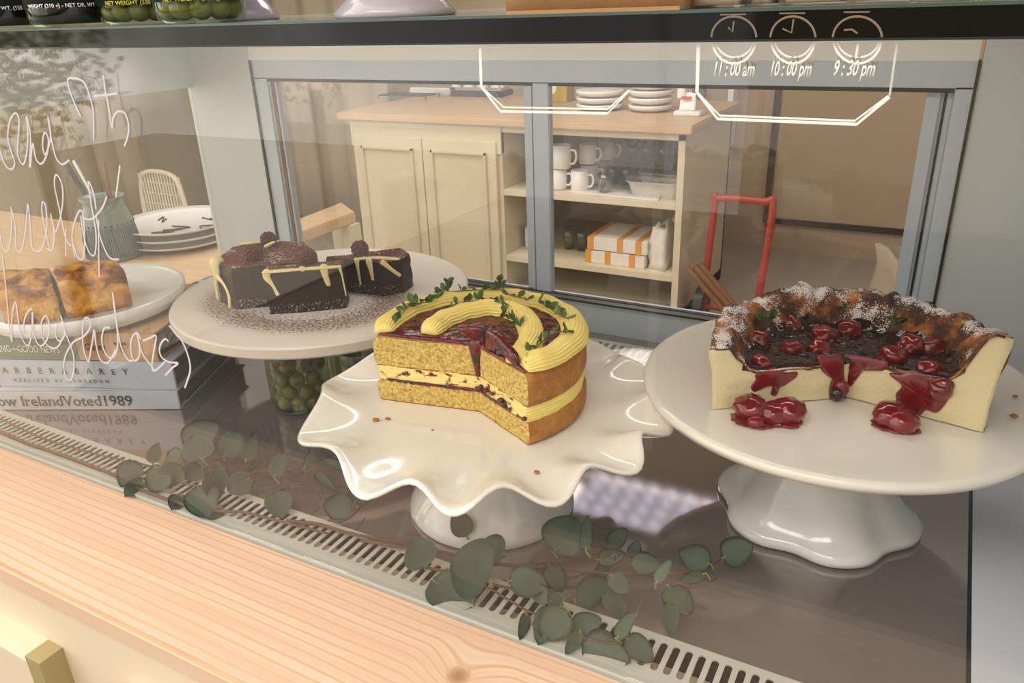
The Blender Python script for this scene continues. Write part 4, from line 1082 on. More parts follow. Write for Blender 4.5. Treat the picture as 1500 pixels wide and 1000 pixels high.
def eucalyptus(label,stems,leaves,ox,oyy,sc,rnd):
    c=ptat(ox+stems[0][0][0]/sc,oyy+stems[0][0][1]/sc,.008)
    o=thing('eucalyptus_branch',label,'eucalyptus branch',c,'eucalyptus branches')
    for st in stems:
        r=st[-1] if isinstance(st[-1],(int,float)) else .0014; st=[q for q in st if not isinstance(q,(int,float))]
        P=[ptat(ox+a/sc,oyy+b/sc,.010) for a,b in st]
        Q=[Vector(q) for q in cr([tuple(p) for p in P],6)]
        Q=[q+Vector((0,0,.0012*noise.noise(q*60))) for q in Q]
        W('twig',tube(Q,[r*(1.1-.5*i/len(Q)+.15*noise.noise(q*200)) for i,q in enumerate(Q)],8),M['twig'],o)
    for i,(b,t,w) in enumerate(leaves):
        x0,y0=ox+b[0]/sc,oyy+b[1]/sc; x1,y1=ox+t[0]/sc,oyy+t[1]/sc
        h=(.018,.03,.045,.024)[i%4]
        p0=ptat(x0,y0,h,.470+.004*(i%3)); dist=(p0-CAM)
        # tip on a plane roughly facing the viewer through the base, tilted at random
        dep=dist.dot(fwd); r1=ray(x1,y1); p1=CAM+r1*(dep*(1+rnd.uniform(-.012,.03)))
        if p1.y<.462: p1=oy(x1,y1,.462)
        if p1.z<.004: p1=oz(x1,y1,.004)
        W('leaf',leafmesh(p0,p1,1.22*w/sc*dep/FP,i*3+1),M['leaf'],o,smooth='all')
        # petiole
        near=p0+Vector((rnd.uniform(-.004,.004),.003,-min(.008,p0.z*.4)))
        W('leaf_stalk',tube([near,p0,p0.lerp(p1,.12)],[.0008,.0009,.0005],6),M['leafstem'],o)
LV1=[((515,250),(750,85),185),((480,350),(400,280),110),((380,555),(290,375),150),((960,470),(810,560),140),((960,370),(1010,415),80),
((500,380),(335,500),150),((610,530),(680,738),195),((500,590),(430,680),110),((640,390),(510,470),115),((640,345),(575,170),180),((690,412),(758,622),150),
((785,322),(895,135),135),((935,355),(1000,160),90),((290,360),(335,230),82),((215,490),(60,375),170),((225,500),(110,590),110),((745,355),(825,520),36),
((790,690),(680,748),55),((1130,465),(1200,285),90),((1150,560),(1185,745),155),((1165,550),(1240,612),70)]
rn=random.Random(5)
eucalyptus('eucalyptus branch with round leaves on the vent strip below the book stack',[
 [(-750,60),(-470,190),(-280,250),(20,330),(330,400),(500,500),(640,520),.0013],[(-750,150),(-560,230),(-270,330),(20,445),(250,560),(420,620),(650,690),(880,700),(1120,750),(1500,850),.0022],
 [(640,500),(700,480),(850,470),(1000,430),(1200,400),.0012],[(700,350),(820,330),(930,320),.001]],LV1,160,600,4.6875,rn)
LV2=[((260,322),(440,482),85),((365,205),(512,290),75),((560,345),(503,455),60),((620,595),(735,430),175),((600,655),(330,620),230),((155,290),(228,90),42)]
eucalyptus('short eucalyptus branch tucked under the left lobe of the wavy cake stand',[
 [(-350,420),(-150,340),(0,350),(180,320),(450,300),(560,290),.0011],[(-500,400),(-200,300),(100,290),(200,260),.001],[(0,770),(250,790),(500,860),(800,930),(1060,985),.0022],[(380,765),(560,755),(700,600),.0012]],LV2,420,640,6.25,rn)
LV3=[((365,368),(318,262),78),((520,440),(420,398),105),((700,625),(600,560),60),((690,480),(745,592),78),((740,640),(690,600),60),((930,570),(985,692),80),((940,520),(1008,598),75),
((885,460),(1000,440),62),((1020,478),(1138,478),78),((955,438),(875,532),42),((1120,557),(1180,458),45),((930,410),(1005,338),62),((1025,447),(1050,386),46),
((710,432),(800,292),150),((840,428),(845,288),46),((195,490),(150,373),118),((230,545),(385,645),145),((460,530),(300,460),215),((530,545),(692,560),108),
((780,740),(905,700),85),((700,650),(650,798),80),((760,660),(665,780),115),((605,675),(580,778),40),((795,620),(937,548),105),((820,745),(762,838),48),((830,795),(1015,870),110),
((850,780),(950,762),58),((965,775),(1030,673),52),((1000,770),(1112,868),82),((1040,685),(1066,608),16),
((1320,515),(1212,552),46),((1340,480),(1212,428),95),((1385,455),(1508,395),100),((1170,630),(1182,766),62),((1168,562),(1258,688),100)]
eucalyptus('long eucalyptus branch with many dark round leaves in front of the wavy stand foot',[
 [(-60,385),(110,412),(300,440),(470,478),(700,495),(870,512),(1100,522),(1240,512),.0018],[(190,488),(320,520),(450,575),(600,660),(690,690),.0013],
 [(470,560),(640,600),(750,640),.0013],[(690,690),(830,770),(950,795),(1000,770),.0012],[(640,475),(790,465),(890,435),.0014],[(1110,530),(1180,560),.0012],[(1110,520),(1240,512),(1345,480),(1385,455),.0011]],LV3,550,650,2.727,rn)
# ================================================================== ON TOP OF THE CASE
ZS=.4925
def topjar(x,y,r,h,label,fill,lab,txts,cat='jar'):
    o=thing('preserve_jar',label,cat,(x,y,ZS))
    obj('glass_body',lathe([(0,.001),(r*.86,.001),(r*.95,.004),(r,.011),(r,h*.8),(r*.9,h*.88),(r*.85,h*.9),(r*.85,h)],(0,0,0),56,cap=False),M['jarglass'],o,smooth='all')
    obj('lid',lathe([(0,h*.92),(r*.94,h*.92),(r*.95,h),(0,h*1.01)],(0,0,0),48),M['lidg'],o)
    bm=lathe([(r*1.004,.0175),(r*1.006,.0175),(r*1.006,h*.72),(r*1.004,h*.72)],(0,0,0),64,cap=False); obj('label_band',bm,M[lab],o,smooth='all')
    if fill=='dark': obj('contents',lathe([(0,.003),(r*.86,.003),(r*.93,.012),(r*.93,h*.8),(0,h*.8)],(0,0,0),48),M['darkfill'],o,smooth='all')
    for s,size,z,mt in txts:
        bm=text_bm(s,size,space=1.0,offs=.0001,ext=.0003); w=max(v.co.x for v in bm.verts)
        face=math.atan2(-y,-x)   # label turned to the glass front
        for v in bm.verts:
            a=face+(v.co.x-w/2)/r; rr=r*1.008+v.co.z; v.co=Vector((rr*math.cos(a),rr*math.sin(a),z+v.co.y))
        obj('label_lettering',bm,M[mt],o,smooth=False,label='label lettering')
    return o
def jx(px,y): return oy(px,30,y).x
J=[(297,.517,.0375,'green'),(205,.560,.036,'green'),(95,.520,.040,'black'),(5,.540,.040,'black')]
topjar(jx(297,.517),.517,.0375,.12,'olive jar with dark green label, standing beside the grey cake stand on top','olive','labelgreen',[('NET WEIGHT (330 g) - NET',.0052,.0175,'inkyel')])
topjar(jx(207,.560),.560,.0375,.12,'olive jar with dark green label, between another olive jar and the black jars','olive','labelgreen',[('NET WEIGHT (330 g) - NET',.0052,.0175,'inkyel')])
topjar(jx(105,.530),.530,.038,.12,'dark preserve jar with black label next to the olive jars','dark','labelblack',[('WEIGHT (310 g) - NET DR. WT. (155 g)',.0048,.0175,'inkwhite')])
topjar(jx(10,.520),.520,.038,.12,'dark preserve jar with black label at the outer end of the jar row','dark','labelblack',[('NET DR. WT. (155 g)',.0048,.0175,'inkwhite')])
for (x,y,lab) in ((jx(297,.517),.517,'large green olive in the top-shelf jar beside the grey cake stand'),(jx(207,.560),.560,'large green olive in the top-shelf jar next to the black jars')):
    face=math.atan2(-y,-x); grp='olives in jar '+('beside stand' if y<.55 else 'beside black jars')
    for z in (.0105,.031):
        for k in range(-3,4):
            a=face+k*.62+(.3 if z>.02 else 0); o=obj('olive',blob((0,0,0),.0108,None,3,(1,1,.92),.04,k),M['olive'],at=(x+.0245*math.cos(a),y+.0245*math.sin(a),ZS+z+.002),smooth='all')
            prop(o,lab,'olive',grp)
for px,y,lab,w_ in ((440,.60,'grey lilac cake stand foot on top of the case beside the olive jar',0),(580,.56,'grey lilac cake stand foot on top of the case beside the paper bag',0)):
    x=oy(348 if px<500 else px,22,y).x
    o=thing('small_cake_stand',lab,'cake stand',(x,y,ZS))
    r0=.040 if px<500 else .0495
    obj('pedestal',lathe([(0,0),(r0*.97,0),(r0,.002),(r0*.99,.005),(r0*.8,.014),(r0*.62,.022),(r0*.4,.05),(.02,.09),(0,.09)],(0,0,0),72),M['lilac'],o,smooth='all')
    obj('plate',lathe([(0,.09),(.085,.092),(.09,.098),(.085,.1),(0,.098)],(0,0,0),72),M['lilac'],o,smooth='all')
# paper bag and wrapped biscuits
x0=jx(745,.50); x1=jx(1000,.50)
o=thing('paper_bag','brown kraft paper bag standing on top of the case','paper bag',((x0+x1)/2,.535,ZS))
bm=solid_poly([(x0,.497),(x1,.497),(x1,.58),(x0,.58)],ZS+.0003,.18,None,nz=.0015,div=8); W('bag_body',bm,[M['kraft'],M['kraft']],o,smooth='all')
W('bottom_fold',bx(x0+.001,x1-.001,.4955,.4975,ZS,ZS+.0022),M['kraft'],o)
for k,(a,b) in enumerate(((1003,1085),(1090,1135),(1140,1235),(1245,1330),(1340,1425),(1432,1520))):
    y=.515+.006*(k%2); xa=oy(a,8,y).x; xb=oy(b,8,y).x
    o=thing('wrapped_biscuit',['clear wrapped biscuit touching the paper bag','narrow clear wrapped biscuit, second from the paper bag','clear wrapped biscuit above the opening hours lettering','clear wrapped biscuit, fourth along from the paper bag','clear wrapped biscuit, fifth along from the paper bag','clear wrapped biscuit at the far end from the paper bag'][k],'wrapped biscuit',((xa+xb)/2,y+.03,ZS),'cellophane wrapped biscuits')
    W('wrapper',solid_poly([(xa,y),(xb,y),(xb,y+.06),(xa,y+.06)],ZS+.0003,.03,None,nz=.003,div=6,seed=k),[M['cello'],M['cello']],o,smooth='all')
    W('biscuit',solid_poly([(xa+.003,y+.005),(xb-.003,y+.005),(xb-.003,y+.05),(xa+.003,y+.05)],ZS+.0015,.022,None,nz=.002,div=5,seed=k+9),[M['biscuit'],M['biscuit']],o,smooth='all')
# ================================================================== KITCHEN CABINET
YC=3.27
cb=thing('cabinet','cream painted kitchen cabinet with two panel doors and open shelves','cabinet',(-1.85,3.6,FZ))
xa,xm,xb=-2.735,-1.845,-.965
bm=bx(xa,xa+.03,YC,4.05,FZ,-.03); bx(xm-.03,xm,YC,4.05,FZ,-.03,bm=bm); bx(xb-.03,xb,YC,4.05,FZ,-.03,bm=bm); bx(xa,xb,4.03,4.05,FZ,-.03,bm=bm); bx(xa,xb,YC,4.05,FZ,FZ+.06,bm=bm)
bx(xa,xm,YC-.01,YC+.02,-.155,-.03,bm=bm); bx(xm,xb,YC,YC+.02,-.055,-.03,bm=bm)
W('carcass',bm,M['cab'],cb,smooth=False)
W('shelf',bx(xm,xb-.03,YC,4.03,-.352,-.322,.002),M['cab'],cb); W('shelf',bx(xm,xb-.03,YC,4.03,-.68,-.65,.002),M['cab'],cb)
for x0,x1 in ((-2.715,-2.29),(-2.285,-1.868)):
    d=W('door',bx(x0,x1,YC-.022,YC-.002,-.86,-.10,.002),M['cab'],cb)
    bm=B()
    for a,b,c,e in ((x0+.05,x1-.05,-.165,-.150),(x0+.05,x1-.05,-.80,-.785)): bx(a,b,YC-.034,YC-.022,c,e,.003,bm)
    for a in (x0+.05,x1-.065): bx(a,a+.015,YC-.034,YC-.022,-.80,-.15,.003,bm)
    W('panel_moulding',bm,M['cab'],d)
wt=obj('worktop',bx(-2.80,-.93,3.235,4.08,-.026,.012,.006),M['top']); prop(wt,'pale wooden worktop lying on the cream cabinet','worktop')
def K(px,py,y): return oy(px,py,y)
# things on the worktop
ZW=.0125
def kp(px,py): return oz(px,py,ZW)
def wtp(label,px,py,r,n,name='plate',mat='mug',grp=None,th=.022,lo=None):
    c=kp(px,py)
    for k in range(n):
        o=obj(name,lathe([(0,0),(r*.6,0),(r*.97,th*.35),(r,th*.7),(r*.98,th*.82),(r*.6,th*.3),(0,th*.3)],(0,0,0),48),M[mat],at=(c.x,c.y,ZW+k*th*.86),smooth='all')
        prop(o,(label[k] if isinstance(label,list) else label),'plate',grp)
lo=['lowest','second','third','fourth','topmost']
wtp([f'{a} white plate of the low stack on the worktop' for a in ('lowest','middle','topmost')],879,160,.115,3,grp='low stack of white plates',th=.036)
wtp([f'{a} white plate of the tall stack beside the card terminal' for a in lo],953,162,.105,5,grp='tall stack of white plates',th=.038)
wtp([f'{a} dusty pink dish of the stack behind the white plates' for a in lo],884,141,.09,5,grp='pink dishes',th=.03,mat='pink',name='dish')
c=kp(1010,168); o=thing('card_terminal','white card terminal with red print at the worktop end','card terminal',(c.x,c.y,ZW))
obj('base',bx(-.06,.06,-.05,.05,0,.02,.004),M['mug'],o); obj('keypad',box(B(),(-.005,-.005,.055),(.07,.03,.08),Matrix.Rotation(-.35,3,'X'),.004),M['mug'],o); obj('display',box(B(),(.035,.01,.10),(.06,.02,.07),Matrix.Rotation(-.35,3,'X'),.003),M['screen'],o)
obj('printer',bx(-.055,-.02,-.02,.04,.07,.16,.004),M['mug'],o); obj('red_print',box(B(),(-.01,-.026,.075),(.045,.002,.012),Matrix.Rotation(-.35,3,'X')),M['redink'],o)
c=kp(812,148); o=thing('cardboard_box','mustard yellow carton with a round white emblem on the worktop','box',(c.x,c.y,ZW))
obj('carton',bx(-.09,.09,-.04,.06,0,.13,.003),M['yellow'],o); obj('emblem',join(lathe([(0,0),(.032,0),(.032,.001),(0,.001)],(0,0,0),32)),M['mug'],o,at=(.0,-.041,.07)).rotation_euler=(PI/2,0,0)
c=kp(705,140); o=thing('toaster','pale toaster with dark base on the worktop','toaster',(c.x,c.y,ZW))
obj('body',bx(-.17,.17,-.06,.09,.03,.14,.02),M['mug'],o); obj('base',bx(-.165,.165,-.065,.09,0,.032,.005),M['darkmetal'],o)
for k in (-.09,.0,.09): obj('lever',bx(k-.01,k+.01,-.085,-.058,.05,.09,.004),M['steel'],o)
c=kp(637,138); o=thing('steel_tray','shiny steel tray on the worktop left of the toaster','tray',(c.x,c.y,ZW))
obj('tray_body',bx(-.13,.16,-.08,.12,.002,.045,.008),M['foil'],o)
c=kp(605,143); o=thing('cooling_rack','dark wire cooling rack on the worktop in front of the steel tray','cooling rack',(c.x,c.y,ZW)); bm=B()
for i in range(12): tube([(-.18+i*.03,-.09,.02),(-.18+i*.03,.05,.02)],.0025,5,bm)
for yy in (-.09,.05): tube([(-.18,yy,.02),(.16,yy,.02)],.003,5,bm)
for x,y in ((-.18,-.09),(.15,-.09),(-.18,.05),(.15,.05)): tube([(x,y,0),(x,y,.02)],.003,5,bm)
obj('wires',bm,M['darkmetal'],o)
# mugs and glasses on the shelf
def mug(c,lab,r=.042,h=.095):
    o=thing('mug',lab,'mug',c,'white mugs on the upper shelf')
    obj('cup',lathe([(0,.002),(r*.93,.002),(r,.008),(r,h),(r*.93,h),(r*.92,.01),(0,.01)],(0,0,0),32,cap=False),M['mug'],o,smooth='all')
    obj('handle',tube(cr([(r*.95,0,h*.78),(r*1.5,0,h*.78),(r*1.65,0,h*.5),(r*1.4,0,h*.25),(r*.95,0,h*.22)],5),.006,8),M['mug'],o,smooth='all'); return o
def glassc(c,lab,r=.033,h=.085,grp='drinking glasses on the upper shelf'):
    o=obj('drinking_glass',lathe([(0,.0),(r*.85,.0),(r,h),(r*.94,h),(r*.8,.008),(0,.008)],(0,0,0),28,cap=False),M['cup'],at=c,smooth='all'); return prop(o,lab,'glass',grp)
zs=-.322
mug((-1.60,YC+.10,zs),'white mug at the shelf front, upright, beside the door mullion')
mug((-1.49,YC+.10,zs),'white mug at the shelf front, next to the clear glass')
mug((-1.585,YC+.10,zs+.097),'big white mug stacked on the front pair',.047,.11)
mug((-1.50,YC+.24,zs),'white mug in the second row on the shelf'); mug((-1.51,YC+.24,zs+.098),'white mug stacked in the second row')
mug((-1.47,YC+.36,zs),'white mug in the third row on the shelf'); mug((-1.46,YC+.36,zs+.098),'white mug stacked in the third row')
glassc((-1.36,YC+.09,zs),'clear glass at the front of the upper shelf beside the mugs',.036,.09)
for i in range(12):
    glassc((-1.40+.075*(i%6),YC+.28+.09*(i//6),zs),'clear drinking glass standing in the rows behind the foil tray',.032,.10)
for i in range(5):
    glassc((-1.32+.08*i,YC+.33,zs+.105),'clear drinking glass stacked upside down on the back rows',.032,.10)
o=thing('foil_tray','foil takeaway tray with a clear lid on the upper shelf','foil tray',(-1.12,YC+.14,zs))
bm=B(); pts=[]
N=72
def rr(w,d,k): 
    a=2*PI*k/N; return (w*math.copysign(abs(math.cos(a))**.35,math.cos(a)),d*math.copysign(abs(math.sin(a))**.35,math.sin(a)))
rings=[]
for w,d,z in ((.105,.07,0),(.125,.085,.065),(.135,.095,.066),(.137,.097,.072)):
    rings.append([bm.verts.new((rr(w*(1+.012*(k%2)*(z<.066)),d*(1+.012*(k%2)*(z<.066)),k)[0],rr(w*(1+.012*(k%2)*(z<.066)),d*(1+.012*(k%2)*(z<.066)),k)[1],z)) for k in range(N)])
for a,b in zip(rings,rings[1:]):
    for k in range(N): bm.faces.new((a[k],a[(k+1)%N],b[(k+1)%N],b[k]))
bm.faces.new(rings[0]); obj('tray',bm,M['foil'],o)
obj('lid',bx(-.13,.13,-.09,.09,.072,.095,.01),M['cello'],o)
o=obj('napkin',solid_poly([(-.23,-.02),(.22,-.04),(.20,.10),(-.2,.12)],0,.004,None,nz=.004,div=6),[M['paperwhite'],M['paperwhite']],at=(-1.30,YC+.06,zs),smooth='all'); prop(o,'white paper liner under the glass and foil tray on the upper shelf','paper liner')
# lower shelf: boxes and bags
zl=-.65
for k,(dx,dz,lab) in enumerate(((0,0,'white flat pastry box with orange tape at the bottom of the pair'),(.01,.066,'white flat pastry box with orange tape on top of the pair'))):
    o=thing('pastry_box',lab,'box',(-1.285+dx,YC+.20,zl+dz))
    obj('carton',bx(-.15,.145,-.16,.12,0,.062,.003),M['paperwhite'],o)
    for x in ((-.148,-.05,.07) if k==0 else (-.146,.0,.09)): obj('tape_band',bx(x,x+.028,-.1625,.122,-.0005,.0635),M['orange'],o)
for k,(x,lab) in enumerate(((-1.085,'crumpled white paper bag beside the taped pastry boxes'),(-1.065,'crumpled white paper bag deep on the lower shelf behind the other bag'))):
    o=obj('paper_bag',solid_poly([(-.045,-.09),(.04,-.11),(.045,.05),(-.04,.07)],0,.19-.02*k,None,nz=.014,div=5,taper=.12,seed=k*3,topn=.025),[M['paperwhite'],M['paperwhite']],at=(x,YC+.15+.24*k,zl),smooth='all'); prop(o,lab,'paper bag')
for i in range(4): glassc((-1.60+.07*i,YC+.22,zl),'clear glass on the lower shelf beside the pastry boxes',.033,.11,'drinking glasses on the lower shelf')
mug((-1.77,YC+.16,zl),'pale mug on the lower shelf close to the cabinet doors',.045,.11)
# hand truck
hp=[K(1030,440,3.35),K(1047,300,3.35),K(1052,292,3.35),K(1122,297,3.35),K(1132,304,3.35),K(1113,425,3.35)]
o=thing('hand_truck','red steel hand truck standing beside the cabinet','hand truck',(-.75,3.35,FZ))
lp=hp[0].copy(); lp+=(hp[0]-hp[1])*.12; rp=hp[5]+(hp[5]-hp[4])*.3
W('handle_frame',tube(cr([tuple(p) for p in [lp,hp[0],hp[1],hp[1]+Vector((.012,0,.03)),hp[3]+Vector((-.01,0,.005)),hp[4],hp[5],rp]],8),.016,12),M['red'],o,smooth='all')
W('toe_plate',bx(lp.x-.05,rp.x+.12,3.13,3.36,lp.z-.12,lp.z-.02,.01),M['red'],o)
W('wheel',tube([(lp.x-.03,3.37,FZ+.09),(lp.x+.01,3.37,FZ+.09)],.09,24),M['darkmetal'],o); W('wheel',tube([(rp.x-.01,3.37,FZ+.09),(rp.x+.03,3.37,FZ+.09)],.09,24),M['darkmetal'],o)
W('axle',tube([(lp.x,3.37,FZ+.09),(rp.x,3.37,FZ+.09)],.012,10),M['red'],o); 
for p in (lp,rp): W('upright',tube([(p.x,3.36,p.z),(p.x,3.37,FZ+.09)],.014,10),M['red'],o)
# wooden posts, sack
a=K(1012,392,3.22); b=K(1050,435,3.22)
for k in range(4):
    a2=a+Vector((.018*k-.02,.012*(k%2),.006*k)); b2=b+(b-a)*1.2+Vector((.018*k-.02,.012*(k%2),0)); b2.z=max(b2.z,FZ+.02)
    o=obj('wooden_rod',tube([a2,a2.lerp(b2,.5),b2],.013,10),M['wood']); prop(o,['front','second','third','rearmost'][k]+' brown wooden rod leaning beside the red hand truck','wooden rod','brown wooden rods')
c=K(1330,440,3.3)
o=thing('burlap_sack','open beige cloth sack standing behind the cheesecake','sack',(c.x,3.45,FZ)); zt_=K(1330,372,3.4).z
def sk(a,r,z): return r*(1+.06*math.sin(3*a)+.04*math.sin(7*a+z*9)),z+(.03*math.sin(2*a+1) if z>.1 else 0)
W('sack_body',lathe([(.0,0),(.15,0),(.19,.08),(.19,.2),(.17,zt_-FZ-.08),(.185,zt_-FZ-.01),(.165,zt_-FZ),(.14,zt_-FZ-.05),(.0,zt_-FZ-.1)],(c.x+.03,3.45,FZ),48,fn=sk),M['burlap'],o,smooth='all')
# curtains behind
def curtain(x0,x1,y,z0,z1,label,ph=0):
    bm=B(); n=int((x1-x0)/.012); rows=[]
    for z in (z0,z0+.4,(z0+z1)/2,z1):
        rows.append([bm.verts.new((x0+(x1-x0)*i/n,y+.03*math.sin(i*.33+ph+.2*math.sin(z*2))*(1+.3*math.sin(i*.05)),z)) for i in range(n+1)])
    for a,b in zip(rows,rows[1:]):
        for i in range(n): bm.faces.new((a[i],a[i+1],b[i+1],b[i]))
    bmesh.ops.solidify(bm,geom=list(bm.faces),thickness=.003)
    o=obj('curtain',bm,M['curtain'],smooth='all'); prop(o,label,'curtain')
curtain(-4.4,-3.0,3.95,FZ+.1,1.7,'cream linen curtain hanging in folds behind the cabinet end')
curtain(-5.0,-4.45,3.3,FZ+.1,1.7,'cream linen curtain hanging by the table',2)
# bench edge seen through the left door
bp=[oz(405,333,-.35),oz(500,296,-.35),oz(520,310,-.35),oz(425,345,-.35)]
o=thing('wooden_bench','pale wooden bench top left of the cabinet','bench',(bp[0].x,bp[0].y,FZ))
W('bench_top',prism([(p.x,p.y) for p in bp],-.40,-.35,None,.004),M['table'],o)
for p in (bp[0],bp[1],bp[2],bp[3]):
    q=p.lerp(sum(bp,Vector())/4,.15); W('leg',bx(q.x-.03,q.x+.03,q.y-.03,q.y+.03,FZ,-.40),M['cab'],o)
# ================================================================== TABLE BEYOND THE LEFT GLASS
ZTB=-.12
tb=thing('wooden_table','pale wooden table beyond the left glass, carrying the crock and plates','table',(-2.4,1.9,FZ))
W('tabletop',bx(-3.6,-1.42,.6,1.55,ZTB-.04,ZTB,.004),M['table'],tb)
for x,y in ((-3.5,.7),(-1.5,.7),(-3.5,1.45),(-1.5,1.45)): W('leg',bx(x-.04,x+.04,y-.04,y+.04,FZ,ZTB-.04),M['table'],tb)
cv=oz(170,376,ZTB)
o=thing('crock','grey green stoneware crock with blue dots and ribs, holding utensils','crock',(cv.x,cv.y,ZTB))
k_=(oz(210,370,ZTB)-oz(132,376,ZTB)).length*.5; hk_=.0
zt2=oy(170,290,cv.y).z-ZTB; R_=k_*1.0
obj('crock_body',lathe([(0,0),(R_*.95,0),(R_,.01),(R_*.98,zt2*.35),(R_*.88,zt2*.65),(R_*.72,zt2*.86),(R_*.70,zt2*.93),(R_*.82,zt2),(R_*.76,zt2),(R_*.62,zt2*.9),(R_*.6,zt2*.4),(0,zt2*.38)],(0,0,0),72),M['crock'],o,smooth='all')
bm=B()
for i in range(26):
    a=2*PI*i/26; r=R_*.915; blob((r*math.cos(a),r*math.sin(a),zt2*.585),R_*.05,bm,1)
obj('dot_pattern',bm,M['crockblue'],o,smooth='all')
bm=B()
for i in range(72):
    a=2*PI*i/72; tube([(R_*1.003*math.cos(a),R_*1.003*math.sin(a),.01),(R_*.985*math.cos(a),R_*.985*math.sin(a),zt2*.35),(R_*.91*math.cos(a),R_*.91*math.sin(a),zt2*.55)],.0016,4,bm)
obj('rib_pattern',bm,M['crockblue'],o)
for k,(dx,dy,tx,ty,r,mt,lab) in enumerate(((-.02,0,-.10,.0,.010,'darkmetal','dark handled knife leaning left in the crock'),(.0,.02,-.03,.03,.009,'wood','wooden spoon handle in the middle of the crock'),(.02,.0,.02,.05,.004,'steel','thin steel skewer upright in the crock'),(-.03,.02,-.13,.03,.008,'steel','steel spatula leaning outward in the crock'))):
    u=obj('utensil',tube([(cv.x+dx,cv.y+dy,ZTB+zt2*.4),(cv.x+dx+tx*.5,cv.y+dy+ty*.5,ZTB+zt2*1.0),(cv.x+dx+tx,cv.y+dy+ty,ZTB+zt2*1.45)],r,8,flat=(Vector((0,1,0)),.5)),M[mt]); prop(u,lab,'utensil','utensils in the crock')
pc=oz(268,353,ZTB)
for k,lab in enumerate(('lower pale ceramic plate on the table behind the stone board','middle pale ceramic plate on the table behind the stone board')):
    q=obj('plate',lathe([(0,0),(.10,0),(.145,.010),(.162,.018),(.164,.022),(.145,.016),(.12,.01),(0,.009)],(0,0,0),64),M['ceramic2'],at=(pc.x,pc.y,ZTB+k*.022),smooth='all'); prop(q,lab,'plate','plates on the table')
q=thing('plate','top pale plate with black brush scribbles, stacked on the table','plate',(pc.x,pc.y,ZTB+.044),'plates on the table')
obj('dish',lathe([(0,0),(.10,0),(.145,.010),(.168,.020),(.170,.024),(.15,.018),(.12,.012),(0,.011)],(0,0,0),64),M['ceramic2'],q,smooth='all')
bm=B(); rs=random.Random(3)
for i in range(7):
    x,y=rs.uniform(-.12,.12),rs.uniform(-.10,.10); pts=[(x+rs.uniform(-.04,.04),y+rs.uniform(-.03,.03),.0135) for _ in range(4)]; tube(cr(pts,4),.0022,5,bm)
obj('scribble_pattern',bm,M['ink'],q)
# rattan chair
c=K(247,330,2.9); o=thing('rattan_chair','white rattan chair with a rounded openwork back beyond the table','chair',(c.x,2.9,FZ))
w=.19; zb=-.66; bt=-.305
W('seat',bx(c.x-w,c.x+w,2.9,3.4,zb-.06,zb-.02,.01),M['rattan'],o)
arch=[(c.x-w*1.0,2.9,zb),(c.x-w*.85,2.9,bt-.08),(c.x-w*.5,2.9,bt),(c.x+w*.5,2.9,bt),(c.x+w*.85,2.9,bt-.08),(c.x+w,2.9,zb)]
arch=cr(arch,8); W('back_frame',tube(arch,.014,8),M['rattan'],o,smooth='all')
bm=B()
for i in range(15):
    x=c.x-w*.86+i*w*1.72/14; top_=max([z for X,y,z in arch if abs(X-x)<.05] or [bt-.05]); tube([(x,2.9,zb),(x,2.9,top_)],.006,6,bm)
for i in range(5): tube([(c.x-w*.9,2.905,zb+.06+i*.06),(c.x+w*.9,2.905,zb+.06+i*.06)],.005,6,bm)
W('back_weave',bm,M['rattan'],o)
for x in (-w+.02,w-.02):
    for y in (2.92,3.37): W('leg',tube([(c.x+x,y,zb-.04),(c.x+x*1.05,y,FZ)],.014,8),M['rattan'],o)
TX=on(960,300,1,2.2).x
# customer side, seen only mirrored in the glass
struct('wall_front',bx(-1.2,3.2,-4.6,-4.5,FZ,1.8),M['wall'])
struct('trim_3',bx(TX-.011,TX+.011,-1.33,-1.30,FZ,1.7),M['whitewood'])
struct('ground_terrace',bx(-9,-3.0,-6,.2,FZ+.001,FZ+.01),M['terrace'])
mp_=CAM+ray(40,150).normalized()*3.0
sh=thing('potted_shrub','leafy green shrub on the terrace, only mirrored faintly in the left glass','shrub',(mp_.x,.9-mp_.y,FZ+.01))
W('trunk',tube([(mp_.x,.9-mp_.y,FZ+.01),(mp_.x,.9-mp_.y,mp_.z-.1)],.03,10),M['wood'],sh)
bm=B(); rr_=random.Random(8)
for i in range(700):
    d=Vector((rr_.gauss(0,1),rr_.gauss(0,1),rr_.gauss(0,1))).normalized()*rr_.uniform(.25,1)
    blob((mp_.x+d.x*.30,.9-mp_.y+d.y*.30,mp_.z+.12+d.z*.30),.016,bm,1,(1,.35,.6),0,0,Matrix.Rotation(rr_.uniform(0,6),3,d))
W('foliage',bm,M['hedge'],sh,smooth='all')['kind']='stuff'
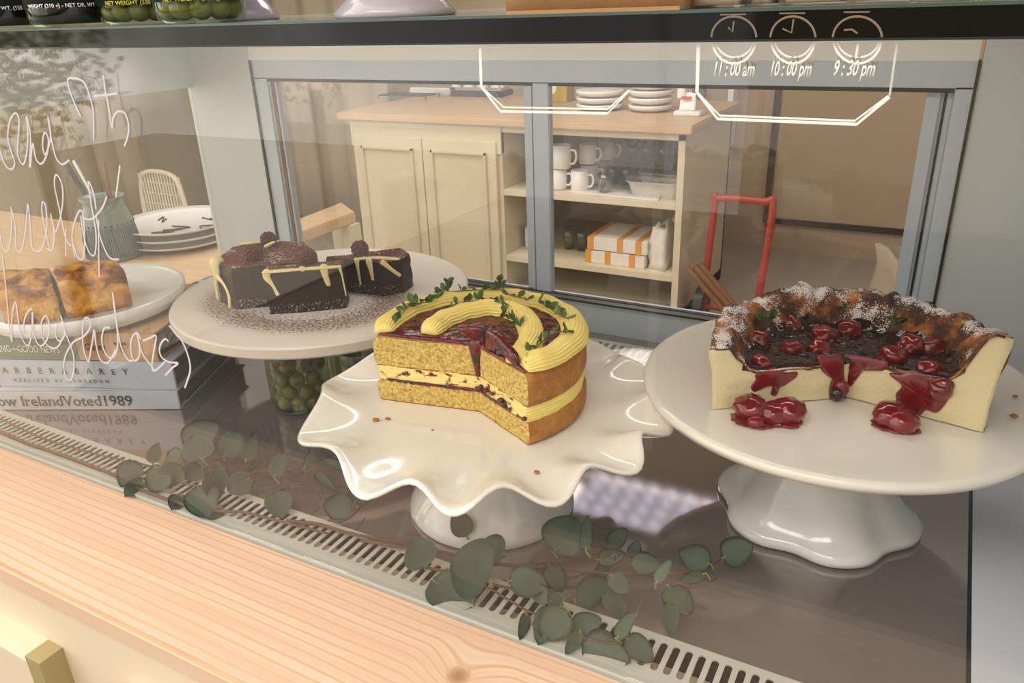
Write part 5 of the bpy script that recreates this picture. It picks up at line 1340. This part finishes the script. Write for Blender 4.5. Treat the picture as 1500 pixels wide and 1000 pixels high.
# ================================================================== LIGHT
w=bpy.data.worlds.new('world'); S.world=w; w.use_nodes=True; nt=w.node_tree; bg=nt.nodes['Background']
tc=nt.nodes.new('ShaderNodeTexCoord'); sp=nt.nodes.new('ShaderNodeSeparateXYZ'); nt.links.new(tc.outputs['Generated'],sp.inputs[0])
def wm(op,a,b=None):
    x=nt.nodes.new('ShaderNodeMath'); x.operation=op
    for i,v in enumerate((a,b)):
        if v is None: continue
        if isinstance(v,bpy.types.NodeSocket): nt.links.new(v,x.inputs[i])
        else: x.inputs[i].default_value=v
    return x.outputs[0]
no=nt.nodes.new('ShaderNodeTexNoise'); no.inputs['Scale'].default_value=9; no.inputs['Detail'].default_value=6; nt.links.new(tc.outputs['Generated'],no.inputs['Vector'])
r=nt.nodes.new('ShaderNodeValToRGB'); e=r.color_ramp.elements; e[0].position=.42; e[0].color=hx('#c6c4b0'); e[1].position=.6; e[1].color=hx('#fff6ea'); nt.links.new(no.outputs[0],r.inputs[0])
# garden glimpsed to the left (low), pale sky above
lf=nt.nodes.new('ShaderNodeMapRange'); nt.links.new(sp.outputs[0],lf.inputs[0]); lf.inputs[1].default_value=-.45; lf.inputs[2].default_value=-.8
mx=nt.nodes.new('ShaderNodeMix'); mx.data_type='RGBA'; nt.links.new(lf.outputs[0],mx.inputs[0]); mx.inputs[6].default_value=(1.0,.945,.90,1); nt.links.new(r.outputs[0],mx.inputs[7])
nt.links.new(mx.outputs[2],bg.inputs[0]); 
st=wm('ADD',wm('MULTIPLY',lf.outputs[0],2.1),WORLD_BASE if 'WORLD_BASE' in globals() else 1.0); nt.links.new(st,bg.inputs[1])
def area(name,loc,rot,sx,sy,p,c):
    l=bpy.data.lights.new(name,'AREA'); l.shape='RECTANGLE'; l.size=sx; l.size_y=sy; l.energy=p; l.color=c
    o=bpy.data.objects.new(name,l); COL.objects.link(o); o.location=loc; o.rotation_euler=rot; return o
area('kitchen_fill',(-1.5,2.4,1.68),(0,0,0),2.5,1.2,42,(1,.95,.91))  # unseen area light added to brighten the kitchen
area('shop_fill',(-.3,-.9,1.9),(math.radians(-22),0,0),1.6,.8,26,(1,.94,.89))  # unseen fill added above the customer side to light ledge and case
S.view_settings.view_transform='Standard'; S.view_settings.look='None'; S.view_settings.exposure=0.46; S.view_settings.gamma=1; S.view_settings.use_curve_mapping=False
cy=S.cycles; cy.max_bounces=10; cy.transparent_max_bounces=24; cy.glossy_bounces=6; cy.diffuse_bounces=4; cy.transmission_bounces=8; cy.caustics_reflective=False; cy.caustics_refractive=False; cy.sample_clamp_indirect=6
